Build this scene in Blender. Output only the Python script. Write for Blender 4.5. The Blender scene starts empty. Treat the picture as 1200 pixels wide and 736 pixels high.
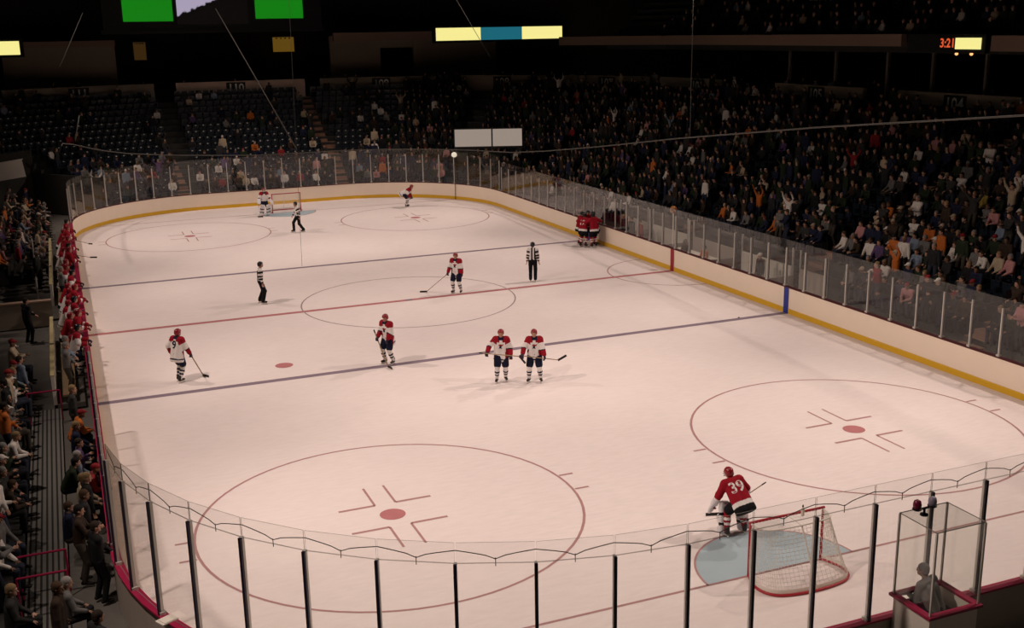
import bpy, math, random
import numpy as np
from mathutils import Vector, Matrix

S = bpy.context.scene
C = S.collection
RNG = random.Random(11)
NR = np.random.RandomState(5)
sin, cos, pi = math.sin, math.cos, math.pi
D2R = pi / 180

# ------------------------------------------------------------------ camera
CAM_P = (-13.1966, -44.1926, 11.1463)
YAW, PITCH, ROLL, FPX = 0.3861, 0.2527, -0.0183, 1285.53
def cam_axes():
    F = Vector((sin(YAW) * cos(PITCH), cos(YAW) * cos(PITCH), -sin(PITCH)))
    R = Vector((cos(YAW), -sin(YAW), 0)); U = R.cross(F)
    c, s = cos(ROLL), sin(ROLL)
    return c * R + s * U, -s * R + c * U, F
CR, CU, CF = cam_axes()
cd = bpy.data.cameras.new('camera'); co = bpy.data.objects.new('camera', cd); C.objects.link(co)
cd.sensor_width = 36.0; cd.lens = FPX / 1200 * 36.0; cd.clip_end = 500
co.matrix_world = Matrix(((CR.x, CU.x, -CF.x, CAM_P[0]), (CR.y, CU.y, -CF.y, CAM_P[1]), (CR.z, CU.z, -CF.z, CAM_P[2]), (0, 0, 0, 1)))
S.camera = co
def in_view(x, y, z, m=40):
    d = Vector((x, y, z)) - Vector(CAM_P); w = d.dot(CF)
    if w < 1: return False
    u = 600 + FPX * d.dot(CR) / w; v = 368 - FPX * d.dot(CU) / w
    return -m < u < 1200 + m and -m < v < 736 + m
def cam_dist(x, y, z): return (Vector((x, y, z)) - Vector(CAM_P)).length

# ------------------------------------------------------------------ world and light
w = bpy.data.worlds.new('world'); S.world = w; w.use_nodes = True
w.node_tree.nodes['Background'].inputs[0].default_value = (0.55, 0.6, 0.75, 1)
w.node_tree.nodes['Background'].inputs[1].default_value = 0.0018
S.view_settings.view_transform = 'Standard'; S.view_settings.look = 'None'
S.view_settings.exposure = 0.0; S.view_settings.gamma = 1.0
S.view_settings.use_curve_mapping = False
LIGHT_W = 8700.0
def spot(loc, tgt, power, ang, blend, rad=0.45, col=(1.0, 0.80, 0.69)):
    l = bpy.data.lights.new('arena_flood_or_fill', 'SPOT'); l.energy = power; l.spot_size = ang * D2R; l.spot_blend = blend
    l.shadow_soft_size = rad; l.color = col
    o = bpy.data.objects.new('arena_flood_or_fill', l); C.objects.link(o); o.location = loc
    o.rotation_euler = (Vector(tgt) - Vector(loc)).to_track_quat('-Z', 'Y').to_euler()
for yy in (-27, -14, 0, 14, 27):          # two rows of floodlights along the sides
    for sx in (-1, 1):
        spot((sx * 19.5, yy, 21.0), (sx * 1.0, yy * 0.97, 0), LIGHT_W * {-27: 1.2, -14: 1.02, 0: 0.9, 14: 0.72, 27: 0.9}[yy], 70, 0.7)
for yy in (-22, 0, 22):                   # centre truss
    spot((0, yy, 26.0), (0, yy * 1.05, 0), LIGHT_W * 0.30, 70, 0.6, 0.6)
for sx in (-1, 1):                        # pair of unseen spots added to brighten the far end
    spot((sx * 9, -18, 25.0), (sx * 4, 27, 0), LIGHT_W * 0.6, 34, 0.8)

# ------------------------------------------------------------------ materials
MATS = {}
def mat(name, col, rough=0.6, spec=0.3, noise=0.0, scale=8.0, metal=0.0, emit=None, estr=1.0):
    if name in MATS: return MATS[name]
    m = bpy.data.materials.new(name); m.use_nodes = True; nt = m.node_tree; b = nt.nodes['Principled BSDF']
    b.inputs['Base Color'].default_value = (*col, 1); b.inputs['Roughness'].default_value = rough
    b.inputs['Specular IOR Level'].default_value = spec; b.inputs['Metallic'].default_value = metal
    if noise:
        tc = nt.nodes.new('ShaderNodeTexCoord'); n = nt.nodes.new('ShaderNodeTexNoise'); n.inputs['Scale'].default_value = scale
        n.inputs['Detail'].default_value = 4
        r = nt.nodes.new('ShaderNodeMapRange'); r.inputs[3].default_value = 1 - noise; r.inputs[4].default_value = 1 + noise
        mx = nt.nodes.new('ShaderNodeMix'); mx.data_type = 'RGBA'; mx.blend_type = 'MULTIPLY'; mx.inputs[0].default_value = 1
        mx.inputs[6].default_value = (*col, 1)
        nt.links.new(tc.outputs['Object'], n.inputs['Vector']); nt.links.new(n.outputs[0], r.inputs[0])
        nt.links.new(r.outputs[0], mx.inputs[7]); nt.links.new(mx.outputs[2], b.inputs['Base Color'])
    if emit:
        b.inputs['Emission Color'].default_value = (*emit, 1); b.inputs['Emission Strength'].default_value = estr
    MATS[name] = m
    return m
def objcol_mat(name, rough=0.8):
    m = bpy.data.materials.new(name); m.use_nodes = True; nt = m.node_tree; b = nt.nodes['Principled BSDF']
    oi = nt.nodes.new('ShaderNodeObjectInfo'); tc = nt.nodes.new('ShaderNodeTexCoord')
    n = nt.nodes.new('ShaderNodeTexNoise'); n.inputs['Scale'].default_value = 14
    r = nt.nodes.new('ShaderNodeMapRange'); r.inputs[3].default_value = 0.8; r.inputs[4].default_value = 1.15
    mx = nt.nodes.new('ShaderNodeMix'); mx.data_type = 'RGBA'; mx.blend_type = 'MULTIPLY'; mx.inputs[0].default_value = 1
    nt.links.new(tc.outputs['Object'], n.inputs['Vector']); nt.links.new(n.outputs[0], r.inputs[0])
    nt.links.new(oi.outputs['Color'], mx.inputs[6]); nt.links.new(r.outputs[0], mx.inputs[7])
    nt.links.new(mx.outputs[2], b.inputs['Base Color']); b.inputs['Roughness'].default_value = rough
    b.inputs['Specular IOR Level'].default_value = 0.2
    MATS[name] = m; return m
def attr_mat(name):
    m = bpy.data.materials.new(name); m.use_nodes = True; nt = m.node_tree; b = nt.nodes['Principled BSDF']
    a = nt.nodes.new('ShaderNodeAttribute'); a.attribute_name = 'tint'
    nt.links.new(a.outputs['Color'], b.inputs['Base Color']); b.inputs['Roughness'].default_value = 0.85
    b.inputs['Specular IOR Level'].default_value = 0.15
    MATS[name] = m; return m
def ice_mat():
    m = bpy.data.materials.new('ice'); m.use_nodes = True; nt = m.node_tree; b = nt.nodes['Principled BSDF']; L = nt.links.new
    tc = nt.nodes.new('ShaderNodeTexCoord')
    n1 = nt.nodes.new('ShaderNodeTexNoise'); n1.inputs['Scale'].default_value = 0.25; n1.inputs['Detail'].default_value = 6
    n1.inputs['Roughness'].default_value = 0.65
    mp = nt.nodes.new('ShaderNodeMapping'); mp.inputs['Scale'].default_value = (1.4, 5.5, 1)
    n2 = nt.nodes.new('ShaderNodeTexNoise'); n2.inputs['Scale'].default_value = 1.6; n2.inputs['Detail'].default_value = 8
    r1 = nt.nodes.new('ShaderNodeValToRGB'); r1.color_ramp.elements[0].position = 0.3; r1.color_ramp.elements[1].position = 0.7
    r1.color_ramp.elements[0].color = (0.83, 0.742, 0.727, 1); r1.color_ramp.elements[1].color = (0.89, 0.805, 0.787, 1)
    r2 = nt.nodes.new('ShaderNodeMapRange'); r2.inputs[1].default_value = 0.3; r2.inputs[2].default_value = 0.7
    r2.inputs[3].default_value = 0.955; r2.inputs[4].default_value = 1.02
    mx = nt.nodes.new('ShaderNodeMix'); mx.data_type = 'RGBA'; mx.blend_type = 'MULTIPLY'; mx.inputs[0].default_value = 1
    L(tc.outputs['Object'], n1.inputs['Vector']); L(n1.outputs[0], r1.inputs[0])
    L(tc.outputs['Object'], mp.inputs['Vector']); L(mp.outputs[0], n2.inputs['Vector']); L(n2.outputs[0], r2.inputs[0])
    L(r1.outputs[0], mx.inputs[6]); L(r2.outputs[0], mx.inputs[7]); L(mx.outputs[2], b.inputs['Base Color'])
    b.inputs['Roughness'].default_value = 0.7; b.inputs['Specular IOR Level'].default_value = 0.12
    MATS['ice'] = m; return m
def glass_mat(name, tint=(0.98, 0.985, 0.98), f0=0.02):
    m = bpy.data.materials.new(name); m.use_nodes = True; nt = m.node_tree; nt.nodes.clear(); L = nt.links.new
    o = nt.nodes.new('ShaderNodeOutputMaterial'); mx = nt.nodes.new('ShaderNodeMixShader')
    t = nt.nodes.new('ShaderNodeBsdfTransparent'); t.inputs[0].default_value = (*tint, 1)
    g = nt.nodes.new('ShaderNodeBsdfGlossy'); g.inputs['Roughness'].default_value = 0.06; g.inputs[0].default_value = (1, 1, 1, 1)
    lw = nt.nodes.new('ShaderNodeLayerWeight'); lw.inputs[0].default_value = 0.5
    p = nt.nodes.new('ShaderNodeMath'); p.operation = 'POWER'; p.inputs[1].default_value = 4.0
    ma = nt.nodes.new('ShaderNodeMath'); ma.operation = 'MULTIPLY_ADD'; ma.inputs[1].default_value = 0.6; ma.inputs[2].default_value = f0
    L(lw.outputs['Facing'], p.inputs[0]); L(p.outputs[0], ma.inputs[0]); L(ma.outputs[0], mx.inputs[0])
    L(t.outputs[0], mx.inputs[1]); L(g.outputs[0], mx.inputs[2]); L(mx.outputs[0], o.inputs[0])
    MATS[name] = m; return m
def screen_mat(name, col, estr=1.0):
    return mat(name, (0.01, 0.01, 0.01), 0.4, 0.2, emit=col, estr=estr)

ice_mat(); objcol_mat('cloth'); objcol_mat('skin_tone', 0.6); attr_mat('crowd_tint')
glass_mat('rink_glass', f0=0.028); glass_mat('box_glass', (0.97, 0.975, 0.965), 0.03)
mat('line_red', (0.50, 0.20, 0.21), 0.7, 0.1, 0.12, 3); mat('line_centre', (0.38, 0.29, 0.30), 0.7, 0.1, 0.12, 3); mat('walk_grey', (0.26, 0.25, 0.23), 0.7, 0.2, 0.1, 3); mat('line_blue', (0.26, 0.205, 0.255), 0.7, 0.1, 0.12, 3)
mat('line_circle', (0.46, 0.26, 0.26), 0.7, 0.1, 0.15, 3); mat('crease_blue', (0.40, 0.50, 0.56), 0.7, 0.1, 0.08, 2)
mat('board_white', (0.92, 0.79, 0.65), 0.35, 0.35, 0.03, 1.5); mat('kick_yellow', (0.74, 0.44, 0.02), 0.4, 0.35, 0.06, 2)
mat('rail_dark', (0.07, 0.012, 0.016), 0.5, 0.3); mat('bench_cap', (0.55, 0.46, 0.24), 0.6, 0.2); mat('rail_red', (0.33, 0.012, 0.06), 0.4, 0.4, 0.1, 4); mat('board_back', (0.42, 0.36, 0.31), 0.6, 0.2, 0.1, 2)
mat('aluminium', (0.62, 0.60, 0.55), 0.4, 0.5, 0.05, 5, 0.35); mat('post_shade', (0.02, 0.014, 0.035), 0.35, 0.4); mat('pane_edge', (0.22, 0.20, 0.18), 0.5, 0.3)
mat('marker_blue', (0.02, 0.04, 0.30), 0.4); mat('marker_red', (0.33, 0.012, 0.02), 0.4)
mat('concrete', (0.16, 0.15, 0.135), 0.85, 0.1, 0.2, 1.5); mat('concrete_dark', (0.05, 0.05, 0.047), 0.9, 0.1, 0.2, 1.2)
mat('sign_white', (0.92, 0.9, 0.85), 0.5, 0.2); mat('wall_beige_lit', (0.75, 0.56, 0.44), 0.8, 0.1, 0.06, 0.8); mat('wall_beige', (0.36, 0.30, 0.23), 0.8, 0.1, 0.08, 0.8); mat('wall_dark', (0.035, 0.032, 0.028), 0.9, 0.1, 0.1, 0.8)
mat('fascia', (0.36, 0.25, 0.19), 0.7, 0.2, 0.06, 0.6); mat('black_metal', (0.012, 0.012, 0.014), 0.5, 0.3)
mat('seat_blue', (0.012, 0.018, 0.028), 0.35, 0.4, 0.1, 6); mat('step_tan', (0.30, 0.17, 0.12), 0.8, 0.1, 0.15, 2)
mat('goal_red', (0.42, 0.015, 0.03), 0.35, 0.4); mat('net_white', (0.80, 0.76, 0.70), 0.9, 0.1)
mat('rope_dark', (0.05, 0.045, 0.04), 0.8); mat('cable_grey', (0.10, 0.095, 0.085), 0.6, 0.3)
mat('white_paint', (0.75, 0.70, 0.62), 0.5); mat('steel', (0.6, 0.6, 0.62), 0.25, 0.5, 0, 1, 0.9)
mat('jersey_white', (0.80, 0.76, 0.74), 0.8, 0.1, 0.06, 12); mat('jersey_red', (0.30, 0.010, 0.022), 0.8, 0.1, 0.1, 12)
mat('navy', (0.010, 0.012, 0.035), 0.75, 0.15, 0.1, 12); mat('black_cloth', (0.010, 0.010, 0.012), 0.8, 0.1, 0.1, 12)
mat('helmet_red', (0.24, 0.010, 0.018), 0.3, 0.5); mat('helmet_black', (0.010, 0.010, 0.012), 0.3, 0.5)
mat('boot_black', (0.012, 0.011, 0.012), 0.4, 0.4); mat('skin', (0.45, 0.24, 0.16), 0.55, 0.3, 0.05, 20)
mat('glove_navy', (0.03, 0.012, 0.03), 0.6, 0.3); mat('glove_red', (0.16, 0.012, 0.025), 0.6, 0.3)
mat('stick_wood', (0.34, 0.24, 0.14), 0.5, 0.3, 0.1, 10); mat('stick_black', (0.015, 0.014, 0.014), 0.5, 0.3)
mat('pad_white', (0.72, 0.70, 0.72), 0.6, 0.2, 0.1, 6); mat('armband_orange', (0.70, 0.16, 0.02), 0.8)
mat('silver_stripe', (0.50, 0.52, 0.54), 0.7, 0.2); mat('eye_dark', (0.02, 0.015, 0.012), 0.3, 0.5)

# ------------------------------------------------------------------ object helpers
def tag(o, label=None, cat=None, group=None, kind=None):
    if label: o['label'] = label
    if cat: o['category'] = cat
    if group: o['group'] = group
    if kind: o['kind'] = kind
    return o
def obj(name, me, parent=None, loc=(0, 0, 0), rz=0.0):
    o = bpy.data.objects.new(name, me); C.objects.link(o); o.location = loc; o.rotation_euler = (0, 0, rz)
    if parent is not None: o.parent = parent
    return o
def empty(name, loc=(0, 0, 0), rz=0.0):
    o = obj(name, None, None, loc, rz); o.empty_display_size = 0.2; return o
class MB:
    """collects boxes, tubes and strips into one mesh"""
    def __init__(s): s.v = []; s.f = []; s.m = []; s.mats = []
    def mi(s, m):
        if m not in s.mats: s.mats.append(m)
        return s.mats.index(m)
    def add(s, vs, fs, m):
        b = len(s.v); k = s.mi(m); s.v += [tuple(v) for v in vs]
        for f in fs: s.f.append(tuple(b + i for i in f)); s.m.append(k)
    def box(s, c, h, m, R=None, top=None):
        vs = []
        for dz in (-1, 1):
            t = 1.0 if (dz < 0 or top is None) else top
            for dx, dy in ((-1, -1), (1, -1), (1, 1), (-1, 1)): vs.append(Vector((dx * h[0] * t, dy * h[1] * t, dz * h[2])))
        if R is not None: vs = [R @ v for v in vs]
        c = Vector(c); vs = [c + v for v in vs]
        s.add(vs, [(3, 2, 1, 0), (4, 5, 6, 7), (0, 1, 5, 4), (1, 2, 6, 5), (2, 3, 7, 6), (3, 0, 4, 7)], m); return s
    def bar(s, a, b, wx, wy, m, up=(0, 0, 1)):
        a, b = Vector(a), Vector(b); z = (b - a); l = z.length; z.normalize(); u = Vector(up)
        if abs(z.dot(u)) > 0.98: u = Vector((0, 1, 0))
        x = u.cross(z).normalized(); y = z.cross(x)
        R = Matrix((x, y, z)).transposed()
        return s.box((a + b) / 2, (wx / 2, wy / 2, l / 2), m, R)
    def tube(s, pts, r, m, n=6, closed=False):
        pts = [Vector(p) for p in pts]; N = len(pts); rings = []; up = Vector((0, 0, 1))
        rr = r if isinstance(r, (list, tuple)) else [r] * N
        for i, p in enumerate(pts):
            if closed: t = pts[(i + 1) % N] - pts[i - 1]
            else: t = pts[min(i + 1, N - 1)] - pts[max(i - 1, 0)]
            t.normalize(); u = up if abs(t.dot(up)) < 0.95 else Vector((1, 0, 0))
            x = t.cross(u).normalized(); y = x.cross(t)
            rings.append([p + x * rr[i] * cos(2 * pi * k / n) + y * rr[i] * sin(2 * pi * k / n) for k in range(n)])
        vs = [v for R in rings for v in R]; fs = []
        for i in range(N if closed else N - 1):
            j = (i + 1) % N
            for k in range(n):
                k2 = (k + 1) % n; fs.append((i * n + k, i * n + k2, j * n + k2, j * n + k))
        if not closed: fs += [tuple(range(n - 1, -1, -1)), tuple((N - 1) * n + k for k in range(n))]
        s.add(vs, fs, m); return s
    def lathe(s, c, prof, m, n=12):
        vs = []; c = Vector(c)
        for r, z in prof:
            for k in range(n): vs.append(c + Vector((r * cos(2 * pi * k / n), r * sin(2 * pi * k / n), z)))
        fs = []
        for i in range(len(prof) - 1):
            for k in range(n): fs.append((i * n + k, i * n + (k + 1) % n, (i + 1) * n + (k + 1) % n, (i + 1) * n + k))
        fs += [tuple(range(n - 1, -1, -1)), tuple((len(prof) - 1) * n + k for k in range(n))]
        s.add(vs, fs, m); return s
    def mesh(s, name, smooth=False):
        me = bpy.data.meshes.new(name); me.from_pydata(s.v, [], s.f)
        for m in s.mats: me.materials.append(MATS[m])
        me.polygons.foreach_set('material_index', s.m)
        if smooth: me.polygons.foreach_set('use_smooth', [True] * len(s.f))
        me.update(); return me
    def build(s, name, parent=None, loc=(0, 0, 0), rz=0.0, smooth=False):
        return obj(name, s.mesh(name, smooth), parent, loc, rz)
TXT = {}
def text_data(txt, size):
    """triangulated flat lettering: (verts2d, faces)"""
    k = (txt, size)
    if k in TXT: return TXT[k]
    cu = bpy.data.curves.new('lettering', 'FONT'); cu.body = txt; cu.size = size; cu.align_x = 'CENTER'; cu.align_y = 'CENTER'
    cu.resolution_u = 3; cu.offset = size * 0.022
    o = bpy.data.objects.new('lettering', cu); C.objects.link(o)
    bpy.context.view_layer.update()
    me = o.evaluated_get(bpy.context.evaluated_depsgraph_get()).to_mesh()
    vs = [(v.co.x, v.co.y) for v in me.vertices]; fs = [tuple(p.vertices) for p in me.polygons]
    bpy.data.objects.remove(o); bpy.data.curves.remove(cu)
    TXT[k] = (vs, fs); return TXT[k]
def text_obj(txt, size, m, parent, o, u, v, name='lettering', off=0.004):
    """lettering plate at o with right vector u and up vector v (parent-local)"""
    vs, fs = text_data(txt, size); o, u, v = Vector(o), Vector(u), Vector(v); n = u.cross(v)
    mb = MB(); mb.add([o + u * x + v * y + n * off for x, y in vs], fs, m)
    return mb.build(name, parent)

# ------------------------------------------------------------------ signed-distance bodies
def cap(a, b, ra, rb=None): return ('c', np.array(a, float), np.array(b, float), ra, ra if rb is None else rb)
def ell(c, r, R=None): return ('e', np.array(c, float), np.array(r, float), np.eye(3) if R is None else np.array(R, float))
def rbox(c, h, R=None, r=0.02): return ('b', np.array(c, float), np.array(h, float), np.eye(3) if R is None else np.array(R, float), r)
def pdist(p, X):
    if p[0] == 'c':
        a, b, ra, rb = p[1:]; ab = b - a; L2 = max(ab @ ab, 1e-9); t = np.clip(((X - a) @ ab) / L2, 0, 1)
        return np.linalg.norm(X - a - t[..., None] * ab, axis=-1) - (ra + (rb - ra) * t)
    if p[0] == 'e':
        q = (X - p[1]) @ p[3] / p[2]; l = np.linalg.norm(q, axis=-1); return (l - 1) * p[2].min() * np.where(l > 1, 1.0, 1.0)
    q = np.abs((X - p[1]) @ p[3]) - p[2] + p[4]
    return np.linalg.norm(np.maximum(q, 0), axis=-1) + np.minimum(q.max(-1), 0) - p[4]
def pbox(p):
    if p[0] == 'c':
        r = max(p[3], p[4]); return np.minimum(p[1], p[2]) - r, np.maximum(p[1], p[2]) + r
    e = np.abs(p[3]) @ p[2]; return p[1] - e, p[1] + e
def sdf_at(prims, X, cuts=(), subs=(), k=0.02):
    F = np.full(X.shape[:-1], 0.5)
    for p in prims:
        d = pdist(p, X); h = np.clip(0.5 + 0.5 * (F - d) / k, 0, 1); F = F * (1 - h) + d * h - k * h * (1 - h)
    for p in subs: F = np.maximum(F, -pdist(p, X))
    for n, d in cuts: F = np.maximum(F, X @ np.array(n) - d)
    return F
def surfnet(prims, vox, k=0.02, cuts=(), subs=()):
    B = [pbox(p) for p in prims]; lo = np.min([b[0] for b in B], 0) - 2.5 * vox; hi = np.max([b[1] for b in B], 0) + 2.5 * vox
    N = np.ceil((hi - lo) / vox).astype(int) + 1
    F = np.full(N, 0.5, np.float32); ax = [lo[i] + vox * np.arange(N[i]) for i in range(3)]
    def region(b, mg):
        i0 = np.maximum(np.floor((b[0] - mg - lo) / vox).astype(int), 0); i1 = np.minimum(np.ceil((b[1] + mg - lo) / vox).astype(int) + 1, N)
        return i0, i1
    def pts(i0, i1): return np.stack(np.meshgrid(*[ax[i][i0[i]:i1[i]] for i in range(3)], indexing='ij'), -1)
    for p, b in zip(prims, B):
        i0, i1 = region(b, k + 2 * vox); X = pts(i0, i1); d = pdist(p, X); sl = tuple(slice(i0[i], i1[i]) for i in range(3)); f = F[sl]
        h = np.clip(0.5 + 0.5 * (f - d) / k, 0, 1); F[sl] = f * (1 - h) + d * h - k * h * (1 - h)
    for p in subs:
        i0, i1 = region(pbox(p), 2 * vox)
        if (i1 <= i0).any(): continue
        sl = tuple(slice(i0[i], i1[i]) for i in range(3)); F[sl] = np.maximum(F[sl], -pdist(p, pts(i0, i1)))
    if cuts:
        X = pts(np.zeros(3, int), N)
        for n, d in cuts: F = np.maximum(F, (X @ np.array(n, float) - d))
    s = F < 0
    cnt = sum(s[a:N[0] - 1 + a, b:N[1] - 1 + b, c:N[2] - 1 + c].astype(np.int8) for a in (0, 1) for b in (0, 1) for c in (0, 1))
    I = np.argwhere((cnt > 0) & (cnt < 8)); cid = np.full(np.array(N) - 1, -1, np.int64); cid[I[:, 0], I[:, 1], I[:, 2]] = np.arange(len(I))
    off = [(a, b, c) for a in (0, 1) for b in (0, 1) for c in (0, 1)]
    V = {o: F[I[:, 0] + o[0], I[:, 1] + o[1], I[:, 2] + o[2]] for o in off}
    acc = np.zeros((len(I), 3)); num = np.zeros(len(I))
    for o in off:
        for a in range(3):
            if o[a]: continue
            q = list(o); q[a] = 1; v0, v1 = V[o], V[tuple(q)]; mk = (v0 < 0) != (v1 < 0)
            t = np.where(mk, v0 / np.where(mk, v0 - v1, 1), 0); pt = np.tile(np.array(o, float), (len(I), 1)); pt[:, a] += t
            acc += pt * mk[:, None]; num += mk
    P = lo + vox * (I + acc / num[:, None]); faces = []
    for a in range(3):
        b, c = (a + 1) % 3, (a + 2) % 3; sl0 = [slice(None)] * 3; sl1 = [slice(None)] * 3; sl0[a] = slice(0, -1); sl1[a] = slice(1, None)
        s0, s1 = s[tuple(sl0)], s[tuple(sl1)]; E = np.argwhere(s0 != s1); E = E[(E[:, b] > 0) & (E[:, c] > 0)]
        flip = ~s0[E[:, 0], E[:, 1], E[:, 2]]; q = []
        for db, dc in ((-1, -1), (0, -1), (0, 0), (-1, 0)):
            e = E.copy(); e[:, b] += db; e[:, c] += dc; q.append(cid[e[:, 0], e[:, 1], e[:, 2]])
        q = np.stack(q, 1); q[flip] = q[flip][:, ::-1]; faces.append(q)
    return P, np.concatenate(faces)
def np_mesh(name, P, Fc, mats, midx=None, smooth=True):
    me = bpy.data.meshes.new(name); n, m = len(P), len(Fc); w = Fc.shape[1]
    me.vertices.add(n); me.vertices.foreach_set('co', np.asarray(P, np.float32).ravel())
    me.loops.add(m * w); me.loops.foreach_set('vertex_index', np.asarray(Fc, np.int32).ravel())
    me.polygons.add(m); me.polygons.foreach_set('loop_start', np.arange(0, m * w, w, dtype=np.int32))
    for x in mats: me.materials.append(MATS[x])
    if midx is not None: me.polygons.foreach_set('material_index', np.asarray(midx, np.int32))
    me.polygons.foreach_set('use_smooth', np.full(m, smooth)); me.update(); me.validate(); return me
def sdf_mesh(name, prims, vox, mats, region=None, k=0.02, cuts=(), subs=()):
    P, Fc = surfnet(prims, vox, k, cuts, subs); mi = None
    if region is not None: mi = region(P[Fc].mean(1))
    return np_mesh(name, P, Fc, mats, mi)

# ================================================================== SETTING
W, L, RC = 13.0, 30.5, 8.53          # half width, half length, corner radius of the rink
YB, YG, YD, XD = 8.9, 26.7, 20.65, 6.8
SR = 2 * (L - RC); SA = RC * pi / 2; SF = 2 * (W - RC)
S_FAR = SR; S_LEFT = SR + 2 * SA + SF; S_NEAR = S_LEFT + SR; S_END = S_NEAR + 2 * SA + SF
def path(s, d=0.0):
    """point and outward normal on the rink outline (anticlockwise from the near right corner), pushed out by d"""
    segs = [(SR, (W, -(L - RC)), (0, 1)), (SA, (W - RC, L - RC), 0), (SF, (W - RC, L), (-1, 0)), (SA, (-(W - RC), L - RC), 90),
            (SR, (-W, L - RC), (0, -1)), (SA, (-(W - RC), -(L - RC)), 180), (SF, (-(W - RC), -L), (1, 0)), (SA, (W - RC, -(L - RC)), 270)]
    if s < 0: n = (1, 0); return (W + d, -(L - RC) + s), n
    for ln, p, q in segs:
        if s <= ln + 1e-9:
            if isinstance(q, tuple):
                n = (q[1], -q[0]); return (p[0] + q[0] * s + n[0] * d, p[1] + q[1] * s + n[1] * d), n
            a = q * D2R + s / RC; n = (cos(a), sin(a)); return (p[0] + n[0] * (RC + d), p[1] + n[1] * (RC + d)), n
        s -= ln
    return path(s, d)
def srange(s0, s1, step):
    n = max(1, int(math.ceil((s1 - s0) / step))); base = [s0 + (s1 - s0) * i / n for i in range(n + 1)]
    return base
def sweep(mb, s0, s1, d0, d1, z0, z1, m, step=0.7, mtop=None, minner=None):
    ss = srange(s0, s1, step); n = len(ss); vs = []
    for s in ss:
        for d, z in ((d0, z0), (d1, z0), (d1, z1), (d0, z1)):
            p, _ = path(s, d); vs.append((p[0], p[1], z))
    fo, ft, fi = [], [], []
    for i in range(n - 1):
        a, b = 4 * i, 4 * i + 4
        fo += [(a, a + 1, b + 1, b), (a + 1, a + 2, b + 2, b + 1)]; ft.append((a + 2, a + 3, b + 3, b + 2)); fi.append((a + 3, a, b, b + 3))
    e = 4 * (n - 1); fo += [(3, 2, 1, 0), (e, e + 1, e + 2, e + 3)]
    mb.add(vs, fo, m); b0 = len(mb.v) - len(vs)
    for fs, mm in ((ft, mtop or m), (fi, minner or m)):
        k = mb.mi(mm)
        for f in fs: mb.f.append(tuple(b0 + i for i in f)); mb.m.append(k)
    return mb

# ---- ice sheet and its painted marks
pts = [path(s)[0] for s in srange(0, S_END, 0.8)[:-1]]
mb = MB(); mb.add([(x, y, 0) for x, y in pts] + [(x, y, -0.04) for x, y in pts],
                  [tuple(range(len(pts)))] + [(i, (i + len(pts)), ((i + 1) % len(pts)) + len(pts), (i + 1) % len(pts)) for i in range(len(pts))], 'ice')
ice = tag(mb.build('ice_surface'), 'pale pinkish white hockey ice with painted lines and circles', kind='structure')
def flat(name, polys, m, z=0.003):
    mb = MB()
    for p in polys: mb.add([(x, y, z) for x, y in p], [tuple(range(len(p)))], m)
    return mb.build(name, ice)
def rect(x0, x1, y0, y1): return [(x0, y0), (x1, y0), (x1, y1), (x0, y1)]
def ring(cx, cy, r, wd, a0=0, a1=360, n=72):
    o = []
    for i in range(n):
        a, b = (a0 + (a1 - a0) * i / n) * D2R, (a0 + (a1 - a0) * (i + 1) / n) * D2R; ri, ro = r - wd / 2, r + wd / 2
        o.append([(cx + ri * cos(a), cy + ri * sin(a)), (cx + ro * cos(a), cy + ro * sin(a)), (cx + ro * cos(b), cy + ro * sin(b)), (cx + ri * cos(b), cy + ri * sin(b))])
    return o
def disc(cx, cy, r, n=28): return [[(cx + r * cos(2 * pi * i / n), cy + r * sin(2 * pi * i / n)) for i in range(n)]]
flat('red_centre_line', [rect(-W, W, -0.15, 0.15)], 'line_red')
for sy in (-1, 1): flat('blue_line', [rect(-W, W, sy * YB - 0.15, sy * YB + 0.15)], 'line_blue')
gx = W - RC + math.sqrt(RC ** 2 - (YG - (L - RC)) ** 2)
for sy in (-1, 1): flat('goal_line', [rect(-gx, gx, sy * YG - 0.035, sy * YG + 0.035)], 'line_circle', 0.004)
flat('centre_circle', ring(0, 0, 4.572, 0.06), 'line_centre', 0.004); flat('centre_dot', disc(0, 0, 0.15), 'line_blue', 0.005)
flat('scorer_crease', ring(W, 0, 3.05, 0.06, 90, 270, 40), 'line_circle', 0.004)
for sx in (-1, 1):
    for sy in (-1, 1):
        cx, cy = sx * XD, sy * YD
        flat('faceoff_circle', ring(cx, cy, 4.572, 0.065), 'line_circle', 0.004)
        flat('faceoff_dot', disc(cx, cy, 0.31), 'line_red', 0.005)
        for ax in (-1, 1):
            for ay in (-1, 1):
                x0, y0 = cx + ax * 0.26, cy + ay * 0.65; t = 0.03
                flat('faceoff_mark', [rect(min(x0, x0 + ax * 0.9), max(x0, x0 + ax * 0.9), y0 - t * 1.5, y0 + t * 1.5),
                                      rect(x0 - t, x0 + t, min(y0, y0 + ay * 1.12), max(y0, y0 + ay * 1.12))], 'line_circle', 0.004)
                xa, xb = sorted((cx + ax * 4.6, cx + ax * 4.98)); flat('hash_mark', [rect(xa, xb, cy + ay * 0.47 - .04, cy + ay * 0.47 + .04)], 'line_circle', 0.004)
flat('neutral_dot', disc(-XD, -7.3, 0.31), 'line_red', 0.005)
for sy in (-1, 1):      # goal creases
    arc = [(1.83 * cos(a * D2R), 1.83 * sin(a * D2R)) for a in range(0, 181, 6)]
    flat('goal_crease', [[(x, sy * (YG - 0.035) - sy * y) for x, y in (arc if sy > 0 else arc)]], 'crease_blue', 0.0025)
    flat('crease_outline', ring(0, sy * YG, 1.83, 0.05, 180 if sy > 0 else 0, 360 if sy > 0 else 180, 36), 'line_circle', 0.004)

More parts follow.
